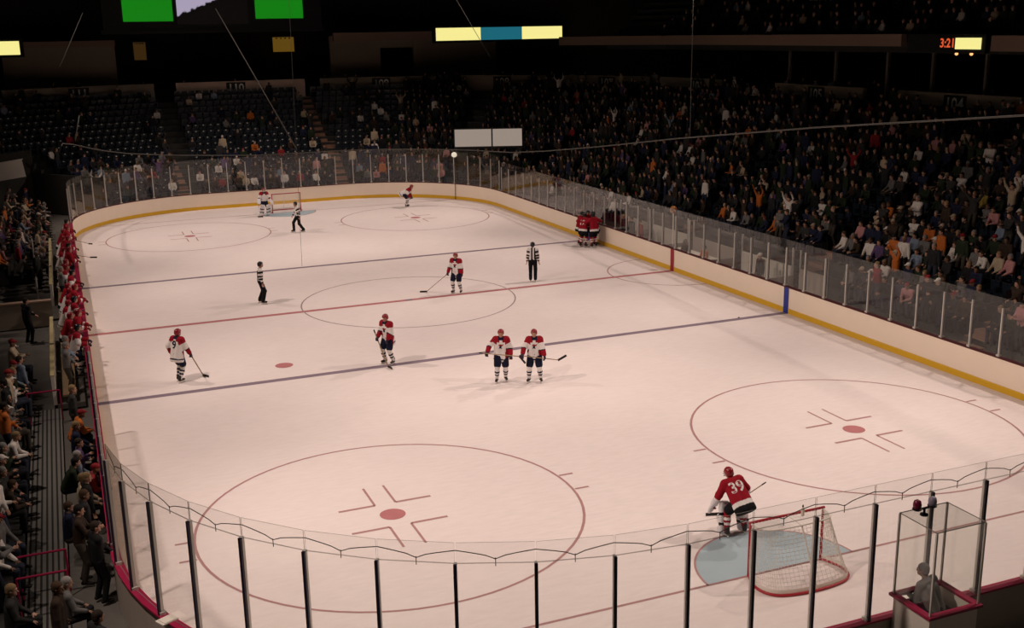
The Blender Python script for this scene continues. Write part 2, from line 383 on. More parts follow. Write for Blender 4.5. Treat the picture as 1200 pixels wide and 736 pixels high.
# ---- concrete floor round the rink
mb = MB(); mb.box((0, 5, -0.15), (60, 70, 0.1), 'concrete')
tag(mb.build('floor'), 'grey concrete floor around the rink', kind='structure')

# ---- boards with glass
BH = 1.08
def boards(name, label, s0, s1, glass, skip=(), stan_top=3.28, pane_top=3.62, step=1.22, rail='rail_red'):
    e = empty(name); tag(e, label, 'boards')
    mb = MB(); sweep(mb, s0, s1, 0.0, 0.12, 0.0, BH - 0.04, 'board_back', minner='board_white'); mb.build('board_face', e)
    mb = MB(); sweep(mb, s0, s1, -0.012, 0.0, 0.0, 0.21, 'kick_yellow'); mb.build('kick_plate', e)
    mb = MB(); sweep(mb, s0, s1, -0.015, 0.17, BH - 0.04, BH, rail); mb.build('top_rail', e)
    if not glass: return e
    g0, g1 = glass; n = int(round((g1 - g0) / step)); ss = [g0 + (g1 - g0) * i / n for i in range(n + 1)]
    top = stan_top
    for i, s in enumerate(ss):
        (x, y), nn = path(s, 0.075)
        if any(a < s < b for a, b in skip): continue
        R = Matrix(((-nn[1], nn[0], 0), (nn[0], nn[1], 0), (0, 0, 1))).transposed()
        mb = MB(); mb.box((0, 0, (top - BH) / 2), (0.021, 0.030, (top - BH) / 2), 'aluminium', R)
        mb.box(tuple(R @ Vector((0, 0.05, (top - BH) / 2))), (0.027, 0.022, (top - BH) / 2 - 0.002), 'post_shade', R)  # outer half coloured dark to stand for the backlit side of the post
        mb.box((0, 0, 0.03), (0.06, 0.06, 0.03), 'aluminium', R)
        o = mb.build('stanchion', e, (x, y, BH))
    for i in range(n):
        a, b = ss[i] + 0.012, ss[i + 1] - 0.012; sm = (a + b) / 2
        if any(u < sm < v for u, v in skip): continue
        (xa, ya), na = path(a, 0.075); (xb, yb), nb = path(b, 0.075)
        for nm, z0, z1 in (('glass_pane', BH + 0.02, top - 0.01), ('upper_glass_pane', top + 0.0, pane_top)):
            t = 0.006; mb = MB()
            c0, c1 = Vector((xa, ya, 0)), Vector((xb, yb, 0)); nv = Vector((na[0] + nb[0], na[1] + nb[1], 0)).normalized() * t
            vs = []
            for z in (z0, z1): vs += [c0 - nv + Vector((0, 0, z)), c1 - nv + Vector((0, 0, z)), c1 + nv + Vector((0, 0, z)), c0 + nv + Vector((0, 0, z))]
            mb.add(vs, [(0, 1, 5, 4), (2, 3, 7, 6)], 'rink_glass')
            mb.add([v.copy() for v in vs], [(3, 2, 1, 0), (4, 5, 6, 7), (1, 2, 6, 5), (3, 0, 4, 7)], 'pane_edge')
            mb.build(nm, e)
    return e
s_of_right = lambda y: y + (L - RC)
b_right = boards('rink_boards', 'long white right side boards with yellow kick plate and side glass', 0, SR, (s_of_right(-20.88), s_of_right(-20.88 + 35 * 1.22)),
                 stan_top=2.62, pane_top=2.93, rail='rail_dark')
b_far = boards('rink_boards', 'curved white far end boards with tall glass behind the far goal', S_FAR, S_LEFT, (44.15, 44.15 + 29 * 1.22), stan_top=3.0, pane_top=3.3, rail='rail_dark')
s_of_left = lambda y: S_LEFT + (L - RC) - y
b_left = boards('rink_boards', 'left side boards in front of the player benches', S_LEFT, S_NEAR, (s_of_left(-12.2), S_NEAR), stan_top=2.62, pane_top=2.93)
b_near = boards('rink_boards', 'curved near end boards with tall clear glass panes and dark posts', S_NEAR, S_END, (S_NEAR + 0.92, S_NEAR + 0.92 + 24 * 1.22))
def marker(parent, s, wd, m):
    mb = MB(); sweep(mb, s - wd / 2, s + wd / 2, -0.022, -0.012, 0.0, BH - 0.04, m, 0.5)
    mb.build('line_marker', parent)
marker(b_right, s_of_right(0), 0.3, 'marker_red')
for y in (-YB, YB): marker(b_right, s_of_right(y), 0.3, 'marker_blue'); marker(b_left, s_of_left(y), 0.3, 'marker_blue')
marker(b_left, s_of_left(0), 0.3, 'marker_red')

# safety netting rope hooked along the near glass in scallops
n0 = S_NEAR + 0.92; n1 = n0 + 24 * 1.22; cnt = int(round((n1 - n0) / 1.22)); stp = (n1 - n0) / cnt; mb = MB(); rp = []
for i in range(cnt):
    for q in range(8):
        t = q / 8; s = n0 + (i + t) * stp; (x, y), _ = path(s, 0.05)
        rp.append((x, y, 3.34 + 0.14 * (2 * abs(t - 0.5)) ** 0.6))
mb.tube(rp, 0.008, 'rope_dark', 5)
ro = mb.build('netting_rope', smooth=True); tag(ro, 'thin dark netting rope draped in scallops along the near glass top', 'rope')
for i in range(cnt):
    (x, y), _ = path(n0 + (i + 0.5) * stp, 0.05); mb = MB(); mb.tube([(x, y, 3.36), (x, y, 3.22)], 0.007, 'rope_dark', 5); mb.build('hook', ro)

# ---- bowl of the stands: stepped rows following the rink outline
ROWS, D0, DR, Z0, ZR = 16, 2.3, 0.85, 0.55, 0.38
def row_d(i): return D0 + DR * i
def row_z(i): return Z0 + ZR * i
def bowl(name, s0, s1, lab, r0=0, r1=ROWS, step=1.2):
    mb = MB()
    for i in range(r0, r1):
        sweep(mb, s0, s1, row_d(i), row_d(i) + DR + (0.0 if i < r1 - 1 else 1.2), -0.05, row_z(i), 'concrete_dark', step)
    return tag(mb.build(name), lab, kind='structure')
# sections of the bowl
S_TUN0, S_TUN1 = S_LEFT - 7.6, S_LEFT - 5.0          # dark tunnel in the far left corner
bowl('stand_right', -6, SR, 'stepped dark concrete stand behind the right boards')
bowl('stand_far', SR, S_TUN0, 'stepped dark concrete stand behind the far end boards')
bowl('stand_corner', S_TUN0, S_LEFT + 2, 'upper rows of the far left corner stand above the tunnel', 7, ROWS)
mb = MB(); (tx, ty), tn = path((S_TUN0 + S_TUN1) / 2, 7.0)
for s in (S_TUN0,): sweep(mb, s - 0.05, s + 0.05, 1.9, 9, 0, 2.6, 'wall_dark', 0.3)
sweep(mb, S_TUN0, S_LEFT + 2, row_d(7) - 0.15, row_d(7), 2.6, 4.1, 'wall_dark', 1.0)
tag(mb.build('wall_tunnel'), 'dark walls of the tunnel opening in the far left corner', kind='structure')

# section wall at the back of the lower bowl, with numbered signs
DW = row_d(ROWS) + 0.35; ZW = row_z(ROWS - 1)
SIGN_S = {}
def s_far(x): return SR + SA + (W - RC) - x
def nearest_s(px, py, d):
    best = min(srange(-6, S_LEFT + 6, 0.25), key=lambda s: (path(s, d)[0][0] - px) ** 2 + (path(s, d)[0][1] - py) ** 2)
    return best
signs = [('111', -11.4, 46.5), ('110', 0.3, 46.6), ('109', 12.4, 46.0), ('108', 21.0, 40.5), ('107', 25.5, 33.0), ('106', 28.6, 24.0), ('105', 29.0, 11.0), ('104', 29.0, -0.2)]
sec = []          # (text, s, s0, s1)
for t, x, y in signs: sec.append((t, nearest_s(x, y, DW)))
for i, (t, s) in enumerate(sec):
    f = (RC + DW) / RC
    wd = {'111': 5.6, '110': 4.6, '109': 5.0}.get(t, 4.2)
    if SR < s < SR + SA or S_LEFT - SA < s < S_LEFT: wd /= f
    if t == '108': wd *= 0.9
    mb = MB(); sweep(mb, s - wd, s + wd, DW, DW + 0.25, ZW, ZW + 1.4, 'wall_beige_lit' if t == '110' else 'wall_beige', 1.0 if wd > 3 else 0.4)  # section 110 gets a lighter beige standing for light on its wall
    wob = mb.build('section_wall'); tag(wob, 'low beige parapet wall of section %s with its number sign' % t, 'wall')
    (x, y), n = path(s, DW - 0.03); u = Vector((-n[1], n[0], 0)) * -1
    u = Vector((n[1], -n[0], 0)); ang = math.atan2(u.y, u.x)
    mb = MB(); mb.box((0, 0, 0), (0.75, 0.025, 0.45), 'black_metal')
    sg = mb.build('number_plate', wob, (x, y, ZW + 0.86), ang)
    text_obj(t, 0.85, 'sign_white', sg, (0, -0.03, 0), (1, 0, 0), (0, 0, 1))

# concourse floor behind the section walls, back walls, fascia and the upper deck
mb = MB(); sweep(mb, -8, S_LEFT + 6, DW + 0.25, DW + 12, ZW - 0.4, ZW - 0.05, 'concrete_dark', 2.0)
tag(mb.build('concourse_floor'), 'dark concourse floor behind the section walls', kind='structure')
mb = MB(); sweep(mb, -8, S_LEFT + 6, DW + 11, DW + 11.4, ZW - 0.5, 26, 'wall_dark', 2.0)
tag(mb.build('wall_far'), 'dark arena back wall behind the concourse', kind='structure')
for x0, x1, lab in ((-16.5, -8.3, 'dim beige concourse wall block behind section 111'), (8.9, 13.3, 'dim beige concourse wall block left of the dark doorway'),
                    (16.3, 24.0, 'dim beige concourse wall block right of the dark doorway')):
    mb = MB(); mb.box(((x0 + x1) / 2, 50.2, (ZW + 10.9) / 2), ((x1 - x0) / 2, 0.2, (10.9 - ZW) / 2), 'wall_beige')
    mb.box(((x0 + x1) / 2, 49.95, 10.75), ((x1 - x0) / 2 + .05, 0.12, 0.22), 'fascia')
    tag(mb.build('wall_concourse'), lab, kind='structure')
mb = MB(); mb.box((14.8, 50.3, 10.4), (1.5, 0.2, 0.5), 'wall_beige'); tag(mb.build('wall_lintel'), 'beige lintel above the dark concourse doorway', kind='structure')
mat('amber_dim', (0.05, 0.03, 0.02), emit=(0.035, 0.017, 0.004)); mat('amber_light', (0.1, 0.06, 0.02), emit=(0.105, 0.056, 0.006))
for x0, x1, z0, z1, am, lab in ((-6.5, -5.5, 9.3, 10.75, 'amber_dim', 'narrow amber lit doorway left of the green screens'), (5.2, 7.1, 9.7, 10.95, 'amber_light', 'wide amber lit doorway right of the green screens')):
    e = empty('lit_doorway', ((x0 + x1) / 2, 56, z0)); tag(e, lab, 'doorway')
    mb = MB(); mb.box((0, 0.1, (z1 - z0) / 2), ((x1 - x0) / 2, 0.05, (z1 - z0) / 2), am); mb.build('lit_wall', e)
    mb = MB()
    for sx in (-1, 1): mb.box((sx * ((x1 - x0) / 2 + 0.06), 0, (z1 - z0) / 2), (0.06, 0.15, (z1 - z0) / 2 + .1), 'black_metal')
    mb.box((0, 0, z1 - z0 + .06), ((x1 - x0) / 2, 0.15, 0.06), 'black_metal'); mb.build('door_frame', e)
    for k in range(4):
        mb = MB(); mb.lathe(((k - 1.5) * (x1 - x0) / 5, 0, z1 - z0 - 0.1), [(0.05, -0.05), (0.09, 0), (0.05, 0.06)], 'white_paint', 8); mb.build('ceiling_lamp', e)
# upper deck fascia: right side and far right corner
DF = 16.6
def fascia_piece(s0, s1, z0, z1, lab):
    mb = MB(); sweep(mb, s0, s1, DF, DF + 0.4, z0, z1, 'fascia', 1.0); tag(mb.build('fascia_beam'), lab, 'beam')
s_r = lambda y: y + (L - RC)
fascia_piece(s_r(4.4), SR + 5.6, 9.95, 10.6, 'long pale brown upper deck fascia beam along the right side')
fascia_piece(s_r(-14), s_r(-1.9), 9.75, 10.5, 'pale brown fascia beam at the right edge beyond the clock')
mb = MB(); mb.box((18.2, 47.4, 10.9), (9.6, 0.2, 0.33), 'fascia'); tag(mb.build('fascia_beam'), 'pale brown fascia beam behind the far yellow and teal ribbon board', 'beam')
mb = MB()
for i in range(7):
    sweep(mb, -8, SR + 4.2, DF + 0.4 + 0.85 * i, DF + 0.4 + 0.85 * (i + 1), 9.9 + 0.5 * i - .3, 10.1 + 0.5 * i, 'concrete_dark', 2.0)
tag(mb.build('upper_deck'), 'dark stepped upper deck above the right stands', kind='structure')
for y in (-9, -5, -1.2, 2.5, 6, 10.5, 15):
    (x, yy), n = path(s_r(y), DF + 0.6); mb = MB(); mb.box((0, 0, 0), (0.08, 0.08, (9.95 - ZW) / 2), 'concrete')
    mb.box((0, 0, -(9.95 - ZW) / 2 + .1), (0.13, 0.13, 0.1), 'concrete')
    tag(mb.build('concourse_column', None, (x, yy, (9.95 + ZW) / 2)), 'dim square concourse column under the right fascia, number %s from the right' % {-9: 'one', -5: 'two', -1.2: 'three', 2.5: 'four', 6: 'five', 10.5: 'six', 15: 'seven'}[y], 'column', 'concourse columns under the right deck')

# ================================================================== PEOPLE
def nz(v): v = np.array(v, float); return v / (np.linalg.norm(v) + 1e-9)
def ik(a, b, l1, l2, pole):
    a, b = np.array(a, float), np.array(b, float); d = b - a; L_ = np.linalg.norm(d); L_ = min(max(L_, 1e-3), (l1 + l2) * 0.999); u = nz(d); b = a + u * L_
    x = (l1 * l1 - l2 * l2 + L_ * L_) / (2 * L_); h = math.sqrt(max(l1 * l1 - x * x, 0)); p = np.array(pole, float); p = nz(p - u * (p @ u))
    return a + u * x + p * h, b
def make_pose(lean=4, side=0, yaw=0, pel=(0, 0, 0.95), feet=((.13, .02, -8), (-.13, -.02, 8)), lift=0.0, hands=None, poles=None, head=(0, 0), foot_z=0.085, knee=(0, 1, 0)):
    """joints of a figure facing +y; index 0 is its right side (+x), 1 its left side"""
    J = {}; pel = np.array(pel, float) + (0, 0, lift); J['pel'] = pel
    a = nz((sin(side * D2R), sin(lean * D2R), cos(lean * D2R))); J['up'] = a
    r = np.array((cos(yaw * D2R), sin(yaw * D2R), 0)); r = nz(r - a * (r @ a)); J['r'] = r; f = np.cross(a, r); J['f'] = f
    J['chest'] = pel + a * 0.36; J['neck'] = pel + a * 0.535
    hy, hp = head[0] * D2R, head[1] * D2R
    hf = nz(np.array((sin(hy) * cos(hp), cos(hy) * cos(hp), sin(hp)))); hu = nz(np.array((0, 0, 1.0)) * 0.8 + a * 0.3); hu = nz(hu - hf * (hu @ hf)); hr = np.cross(hf, hu)
    J['hR'] = np.stack([hr, hf, hu], 1); J['head'] = J['neck'] + nz(a * 0.6 + np.array((0, 0, 0.5)) + hf * 0.12) * 0.165 + hf * 0.012
    for i, sg in ((0, 1), (1, -1)):
        sh = pel + a * 0.485 + r * sg * 0.185; J['sh%d' % i] = sh
        t = np.array(hands[i] if hands else (sg * 0.30, 0.06, pel[2] - 0.06), float) + ((0, 0, lift) if hands else (0, 0, 0))
        pole = poles[i] if poles else (sg * 0.6, -0.8, -0.3)
        J['el%d' % i], J['wr%d' % i] = ik(sh, t, 0.29, 0.26, pole)
        hip = pel + np.array((cos(yaw * .5 * D2R), sin(yaw * .5 * D2R), 0)) * sg * 0.1 + (0, 0, -0.02); J['hip%d' % i] = hip
        fx, fy, fa = feet[i][:3]; fz = feet[i][3] if len(feet[i]) > 3 else 0; an = np.array((fx, fy, foot_z + lift + fz))
        J['kn%d' % i], J['an%d' % i] = ik(hip, an, 0.44, 0.43, nz(np.array(knee, float) + np.array((sin(-fa * D2R), 0, 0)) * .4))
        fd = np.array((sin(-fa * D2R), cos(-fa * D2R), 0)); J['fd%d' % i] = fd
    return J
def head_prims(J):
    R, c = J['hR'], J['head']; g = lambda x, y, z: c + R @ np.array((x, y, z))
    P = [ell(g(0, -.01, .03), (.075, .095, .09), R), ell(g(0, .022, -.045), (.058, .07, .075), R), cap(g(0, .09, .0), g(0, .112, -.028), .010, .015),
         ell(g(0, .075, -.085), (.03, .025, .025), R), ell(g(.074, -.005, -.015), (.012, .02, .03), R), ell(g(-.074, -.005, -.015), (.012, .02, .03), R),
         cap(g(-.022, .088, -.058), g(.022, .088, -.058), .009), cap(g(-.04, .083, .027), g(.04, .083, .027), .011)]
    return P
def hand_prims(J, i, curl=0.5):
    w, e = J['wr%d' % i], J['el%d' % i]; d = nz(w - e); s = nz(np.cross(d, (0, 0, 1)) if abs(d[2]) < 0.9 else np.array((0, 1, 0.0))); s = nz(s - d * (s @ d)); n = np.cross(d, s)
    sg = 1 if i == 0 else -1; n = n * sg if (n[1] * 1 >= 0) else n
    P = [rbox(w + d * .055, (.038, .05, .014), np.stack([s, d, n], 1), .013)]
    for k, ln in enumerate((.07, .08, .075, .058)):
        b = w + d * .10 + s * (.03 - .02 * k); c = nz(d * cos(curl) + n * sin(curl)); t = b + c * ln * .55; c2 = nz(d * cos(curl * 2.2) + n * sin(curl * 2.2)); P += [cap(b, t, .0105, .010), cap(t, t + c2 * ln * .5, .010, .009)]
    b = w + d * .035 + s * .036; t = b + nz(s * .8 + d * .6 + n * .3) * .045; P += [cap(b, t, .013, .011), cap(t, t + nz(d + n * .4) * .03, .011, .010)]
    return P
def body_prims(J, hands=True, curl=0.5):
    a, r, f = J['up'], J['r'], J['f']; P = []
    for sg in (-1, 1): P += [cap(J['pel'] + r * sg * .06, J['chest'] + r * sg * .075, .098, .105)]
    P += [cap(J['sh0'] - r * .04, J['sh1'] + r * .04, .062), cap(J['neck'] - a * .03, J['head'] - J['hR'][:, 2] * .05, .056, .05)] + head_prims(J)
    for i in (0, 1):
        P += [cap(J['sh%d' % i], J['el%d' % i], .053, .042), cap(J['el%d' % i], J['wr%d' % i], .042, .029),
              cap(J['hip%d' % i], J['kn%d' % i], .086, .056), cap(J['kn%d' % i], J['an%d' % i], .056, .038),
              cap(J['an%d' % i] - J['fd%d' % i] * .03 - (0, 0, .03), J['an%d' % i] + J['fd%d' % i] * .13 - (0, 0, .05), .035, .028)]
        if hands: P += hand_prims(J, i, curl)
    return P
def tseg(X, a, b):
    ab = b - a; t = np.clip(((X - a) @ ab) / (ab @ ab), 0, 1); return t, np.linalg.norm(X - a - t[:, None] * ab, axis=1)
def eyes(J, parent):
    R, c = J['hR'], J['head']
    for sx in (-1, 1):
        mb = MB(); p = c + R @ np.array((sx * .03, .083, .008)); mb.lathe(tuple(p), [(.004, -.009), (.012, 0), (.004, .009)], 'eye_dark', 8); mb.build('eye', parent)
def arm_split(J, X):
    d = []; t = []
    for i in (0, 1):
        tu, du = tseg(X, J['sh%d' % i], J['el%d' % i]); tf, df = tseg(X, J['el%d' % i], J['wr%d' % i]); d += [du, df]; t += [tu, tf]
    ta, dt = tseg(X, J['pel'], J['neck']); d = np.array(d); t = np.array(t); k = d.argmin(0)
    return k, t[k, np.arange(len(X))], d.min(0), ta, dt
def player(name, J, loc, rz, label, group, team='white', vox=0.018, number=None, crest=True, body=True, helmet_m=None, bare=False):
    """hockey player: body with helmet, jersey, shorts, socks, skates and gloves as children"""
    wht = team == 'white'
    o = obj(name, sdf_mesh('body', body_prims(J, False), max(vox, .014), ['skin'], k=.03), None, loc, rz)
    tag(o, label, 'person', group)
    a, r, f = J['up'], J['r'], J['f']
    # jersey
    P = []
    for sg in (-1, 1): P += [cap(J['pel'] - a * .20 + r * sg * .085, J['chest'] + r * sg * .085, .168, .14)]
    P += [cap(J['sh0'] - r * .02 + a * .0, J['sh1'] + r * .02, .115), cap(J['neck'] - a * .08, J['neck'] - a * .01, .10, .075)]
    for i in (0, 1): P += [cap(J['sh%d' % i], J['el%d' % i], .10, .085), cap(J['el%d' % i], J['wr%d' % i] * .86 + J['el%d' % i] * .14, .085, .075)]
    hem = J['pel'] - a * .27; cuts = [(-a, -(a @ hem))]
    def reg(X):
        k, t, d, ta, dt = arm_split(J, X); m = np.zeros(len(X), int); tt = ((X - J['pel']) @ a) / .535; lat = np.abs((X - J['pel']) @ r)
        arm = d < dt - .03
        yoke = (tt > .80) & (lat > .045) & ~(arm & (k % 2 == 1)); yoke |= (arm & (k % 2 == 0) & (t < .38))
        m[yoke] = 1
        fa = arm & (k % 2 == 1); m[fa & (t > .18)] = 1; m[fa & (t > .18) & (t < .3)] = 2
        tr = ~arm & (tt < -.27); m[tr] = 2; m[~arm & (tt < -.345)] = 0
        m[~arm & (tt > .93) & (lat < .09)] = 2
        return m
    def reg_red(X):
        k, t, d, ta, dt = arm_split(J, X); m = np.zeros(len(X), int); tt = ((X - J['pel']) @ a) / .535; arm = d < dt - .03
        fa = arm & (k % 2 == 1); m[fa & (t > .35) & (t < .6)] = 1; m[~arm & (tt < -.04)] = 1; m[~arm & (tt < -.24)] = 2
        return m
    jm = ['jersey_white', 'jersey_red', 'navy'] if wht else ['jersey_red', 'jersey_white', 'black_cloth']
    je = obj('jersey', sdf_mesh('jersey', P, vox, jm, reg if wht else reg_red, .035, cuts), o)
    def decal(nm, txt, size, m, up_t, side_sign):
        vs, fs = text_data(txt, size); n = f * side_sign; u = r * -side_sign; c = J['pel'] + a * up_t
        X = np.array([c + u * x + a * y + n * .34 for x, y in vs]); 
        for _ in range(40): X = X - n * np.clip(sdf_at(P, X, (), (), .035) - .006, 0, .03)[:, None] * .9
        mb = MB(); mb.add([tuple(p) for p in X], fs, m); mb.build(nm, je)
    if number: decal('back_number', number, .36, 'navy' if wht else 'jersey_white', .30, -1)
    if crest:
        cp = [[(-.09, .04), (-.03, .075), (.03, .06), (.10, .085), (.055, .02), (-.02, .012)], [(-.05, .012), (.03, .02), (.015, -.03), (.04, -.085), (-.03, -.06), (-.075, -.075), (-.045, -.03)]]
        for poly, cm in zip(cp, ('jersey_red', 'navy')):
            n = f; c = J['pel'] + a * .29; X = np.array([c - r * x + a * y + n * .34 for x, y in poly])
            for _ in range(40): X = X - n * np.clip(sdf_at(P, X, (), (), .035) - .008, 0, .03)[:, None] * .9
            mb = MB(); mb.add([tuple(p) for p in X], [tuple(range(len(poly)))[::-1]], cm if wht else 'jersey_white'); mb.build('front_crest', je)
    # shorts, socks, skates
    P = [cap(J['pel'] - r * .08, J['pel'] + r * .08, .145)]
    for i in (0, 1): P += [cap(J['hip%d' % i], J['kn%d' % i] * .82 + J['hip%d' % i] * .18, .135, .118)]
    obj('shorts', sdf_mesh('shorts', P, vox, ['navy' if wht else 'black_cloth'], None, .03), o)
    for i in (0, 1):
        kn, an = J['kn%d' % i], J['an%d' % i]
        def sreg(X, kn=kn, an=an):
            t, _ = tseg(X, kn, an); m = np.zeros(len(X), int); m[(t > .30) & (t < .44)] = 1; m[(t > .56) & (t < .70)] = 1; return m
        obj('sock', sdf_mesh('sock', [cap(kn, kn * .55 + an * .45, .085, .078), cap(kn * .55 + an * .45, an, .078, .058)], vox, ['jersey_white', 'navy'] if wht else ['jersey_red', 'jersey_white'], sreg, .03), o)
        skate(J, i, o, vox); glove(J, i, o, 'glove_navy' if wht else 'glove_red', vox)
    helmet(J, o, helmet_m or ('helmet_red' if wht else 'helmet_black'), vox); eyes(J, o)
    return o
def skate(J, i, o, vox, m='boot_black'):
    an, fd = J['an%d' % i], J['fd%d' % i]; z = np.array((0, 0, 1.0))
    P = [cap(an + z * .06 - fd * .01, an - fd * .02 - z * .03, .058, .052), cap(an - fd * .03 - z * .035, an + fd * .14 - z * .05, .05, .04)]
    sk = obj('skate', sdf_mesh('skate', P, min(vox, .016), [m], None, .02), o); mb = MB()
    side = np.cross(fd, z); R = Matrix((Vector(fd), Vector(-side), Vector(z))).transposed(); c = an + fd * .045 - z * .085
    mb.box(tuple(an + fd * .045 + z * (-.105)), (.11, .010, .022), 'white_paint', R); mb.box(tuple(an + fd * .045 + z * (-.14)), (.14, .004, .02), 'steel', R)
    mb.build('blade', sk)
def glove(J, i, o, m, vox, grip=None):
    w, e = J['wr%d' % i], J['el%d' % i]; d = nz(w - e); s = nz(np.cross(d, (0, 0, 1)) if abs(d[2]) < .9 else np.array((0, 1., 0))); n = np.cross(d, s); n = n if n[2] < 0 or abs(n[2]) < .2 else -n
    P = [cap(w - d * .07, w - d * .01, .062, .05), rbox(w + d * .05, (.05, .06, .03), np.stack([s, d, n], 1), .025)]
    for k in range(4):
        b = w + d * .10 + s * (.039 - .026 * k); t = b + nz(d * .7 + n * .7) * .05; P += [cap(b, t, .019, .017), cap(t, t + nz(n - d * .3) * .045, .017, .015)]
    b = w + d * .03 + s * .045; P += [cap(b, b + nz(s * .5 + d * .6 + n * .6) * .06, .021, .018)]
    obj('glove', sdf_mesh('glove', P, min(vox, .016), [m], None, .008), o)
def helmet(J, o, m, vox):
    R, c = J['hR'], J['head']; g = lambda x, y, z: c + R @ np.array((x, y, z))
    P = [ell(g(0, -.012, .038), (.105, .125, .108), R), ell(g(0, -.05, -.02), (.098, .08, .07), R)]
    S_ = [rbox(g(0, .135, -.06), (.14, .10, .115), R, .03)]
    obj('helmet', sdf_mesh('helmet', P, min(vox, .016), [m], None, .02, (), S_), o)
def stick(heel, butt, blade_dir, label, group='hockey sticks on the ice', col='stick_wood', goalie=False):
    h, b = Vector(heel), Vector(butt); bd = Vector(blade_dir).normalized()
    mb = MB(); mb.bar(h, b, .032, .022, col); 
    o = mb.build('hockey_stick', None, (0, 0, 0))
    mb = MB()
    if goalie: mb.bar(h + (b - h).normalized() * .62, h, .09, .025, 'pad_white')
    mb.bar(h - bd * .02, h + bd * .30, .02, .09 if goalie else .07, 'stick_black'); mb.build('blade', o)
    mb = MB(); mb.bar(b, b + (h - b).normalized() * .12, .036, .028, 'stick_black'); mb.build('grip_tape', o)
    tag(o, label, 'stick', group); return o
def official(J, loc, rz, label, vox=.017, armband=False):
    o = obj('person', sdf_mesh('body', body_prims(J, True), .013, ['skin'], k=.02), None, loc, rz); tag(o, label, 'person', 'officials in striped shirts')
    a, r, f = J['up'], J['r'], J['f']; P = []
    for sg in (-1, 1): P += [cap(J['pel'] + r * sg * .07, J['chest'] + r * sg * .08, .115, .122)]
    P += [cap(J['sh0'], J['sh1'], .085), cap(J['neck'] - a * .06, J['neck'] - a * .005, .08, .062)]
    for i in (0, 1): P += [cap(J['sh%d' % i], J['el%d' % i], .075, .062), cap(J['el%d' % i], J['wr%d' % i] * .95 + J['el%d' % i] * .05, .062, .048)]
    def reg(X):
        k, t, d, ta, dt = arm_split(J, X); lat = (X - J['pel']) @ r; arm = d < dt - .03; q = np.where(arm, t * .29 / .09 + .5, lat / .075)
        m = (np.floor(q) % 2).astype(int)
        if armband: m[arm & (k == 2) & (t > .45) & (t < .8)] = 2
        return m
    obj('striped_shirt', sdf_mesh('striped_shirt', P, vox, ['jersey_white', 'black_cloth', 'armband_orange'], reg, .03, [(-a, -(a @ (J['pel'] - a * .05)))]), o)
    P = [cap(J['pel'] - r * .06, J['pel'] + r * .06, .118)]
    for i in (0, 1): P += [cap(J['hip%d' % i], J['kn%d' % i], .108, .085), cap(J['kn%d' % i], J['an%d' % i], .085, .078)]
    obj('trousers', sdf_mesh('trousers', P, vox, ['black_cloth'], None, .03), o)
    for i in (0, 1): skate(J, i, o, vox)
    helmet(J, o, 'helmet_black', vox); eyes(J, o); return o
def facing(phi):
    """rz that turns local +y so that phi=0 faces the camera side, 90 faces right in the picture, 180 away"""
    t = Vector((-0.377, -0.926)); q = Vector((0.926, -0.377)); d = t * cos(phi * D2R) + q * sin(phi * D2R)
    return math.atan2(-d.x, d.y)
SK = 0.075
def loc_world(loc, rz, p):
    c, s = cos(rz), sin(rz); return (loc[0] + p[0] * c - p[1] * s, loc[1] + p[0] * s + p[1] * c, loc[2] + p[2])
def loc_dir(rz, p):
    c, s = cos(rz), sin(rz); return (p[0] * c - p[1] * s, p[0] * s + p[1] * c, p[2])
def hold(J, loc, rz, i, ahead=.06):
    w_ = J['wr%d' % i]; d = nz(w_ - J['el%d' % i]); return loc_world(loc, rz, w_ + d * (.07 + ahead * 0))

GP = 'white jersey players on the ice'
def skater(loc, phi, label, J, number=None, vox=.018, team='white', group=GP, crest=True):
    rz = facing(phi); return player('person', J, loc, rz, label, group, team, vox, number, crest), rz
# p1: red line, stick reaching left
J = make_pose(lean=6, lift=SK, pel=(0, 0, .93), feet=((.17, .03, -12), (-.17, -.03, 12)), hands=((.30, .24, .92), (-.30, .12, .88)), head=(-10, -5))
l = (2.27, .19, 0); o, rz = skater(l, -22, 'white jersey player standing on the red centre line, stick reaching left', J)
stick((1.13, 1.02, .04), hold(J, l, rz, 0), (-.9, .3, 0), 'stick reaching left from the player on the red centre line')
# p2: at the near blue line, stick held across hips
J = make_pose(lean=8, lift=SK, pel=(0, 0, .92), feet=((.15, .05, -14), (-.15, -.04, 14)), hands=((.20, .30, .95), (-.18, .22, .90)), head=(-15, -12))
l = (-3.42, -8.75, 0); o, rz = skater(l, -38, 'white jersey player alone on the near blue line, head tilted down', J)
ha, hb = Vector(hold(J, l, rz, 0)), Vector(hold(J, l, rz, 1)); dd = (ha - hb).normalized()
stick(loc_world(l, rz, (-.26, .34, .05)), ha + (ha - Vector(loc_world(l, rz, (-.26, .34, .05)))).normalized() * .32, loc_dir(rz, (-.9, .3, 0)), 'stick held across the hips of the player on the near blue line')
# p3: back to the camera, number 9, stick out to the right
J = make_pose(lean=8, lift=SK, pel=(0, 0, .92), feet=((.10, -.06, -6), (-.10, .06, 6)), hands=((.32, .26, .88), (-.30, .02, .92)), head=(8, -6))
l = (-10.35, -7.7, 0); o, rz = skater(l, 152, 'white jersey player with number nine seen from behind, left of the rink', J, '9')
stick((-9.55, -7.32, .04), hold(J, l, rz, 0), (.45, -.75, 0), 'curved stick held low on the right of the number nine player', col='stick_wood')
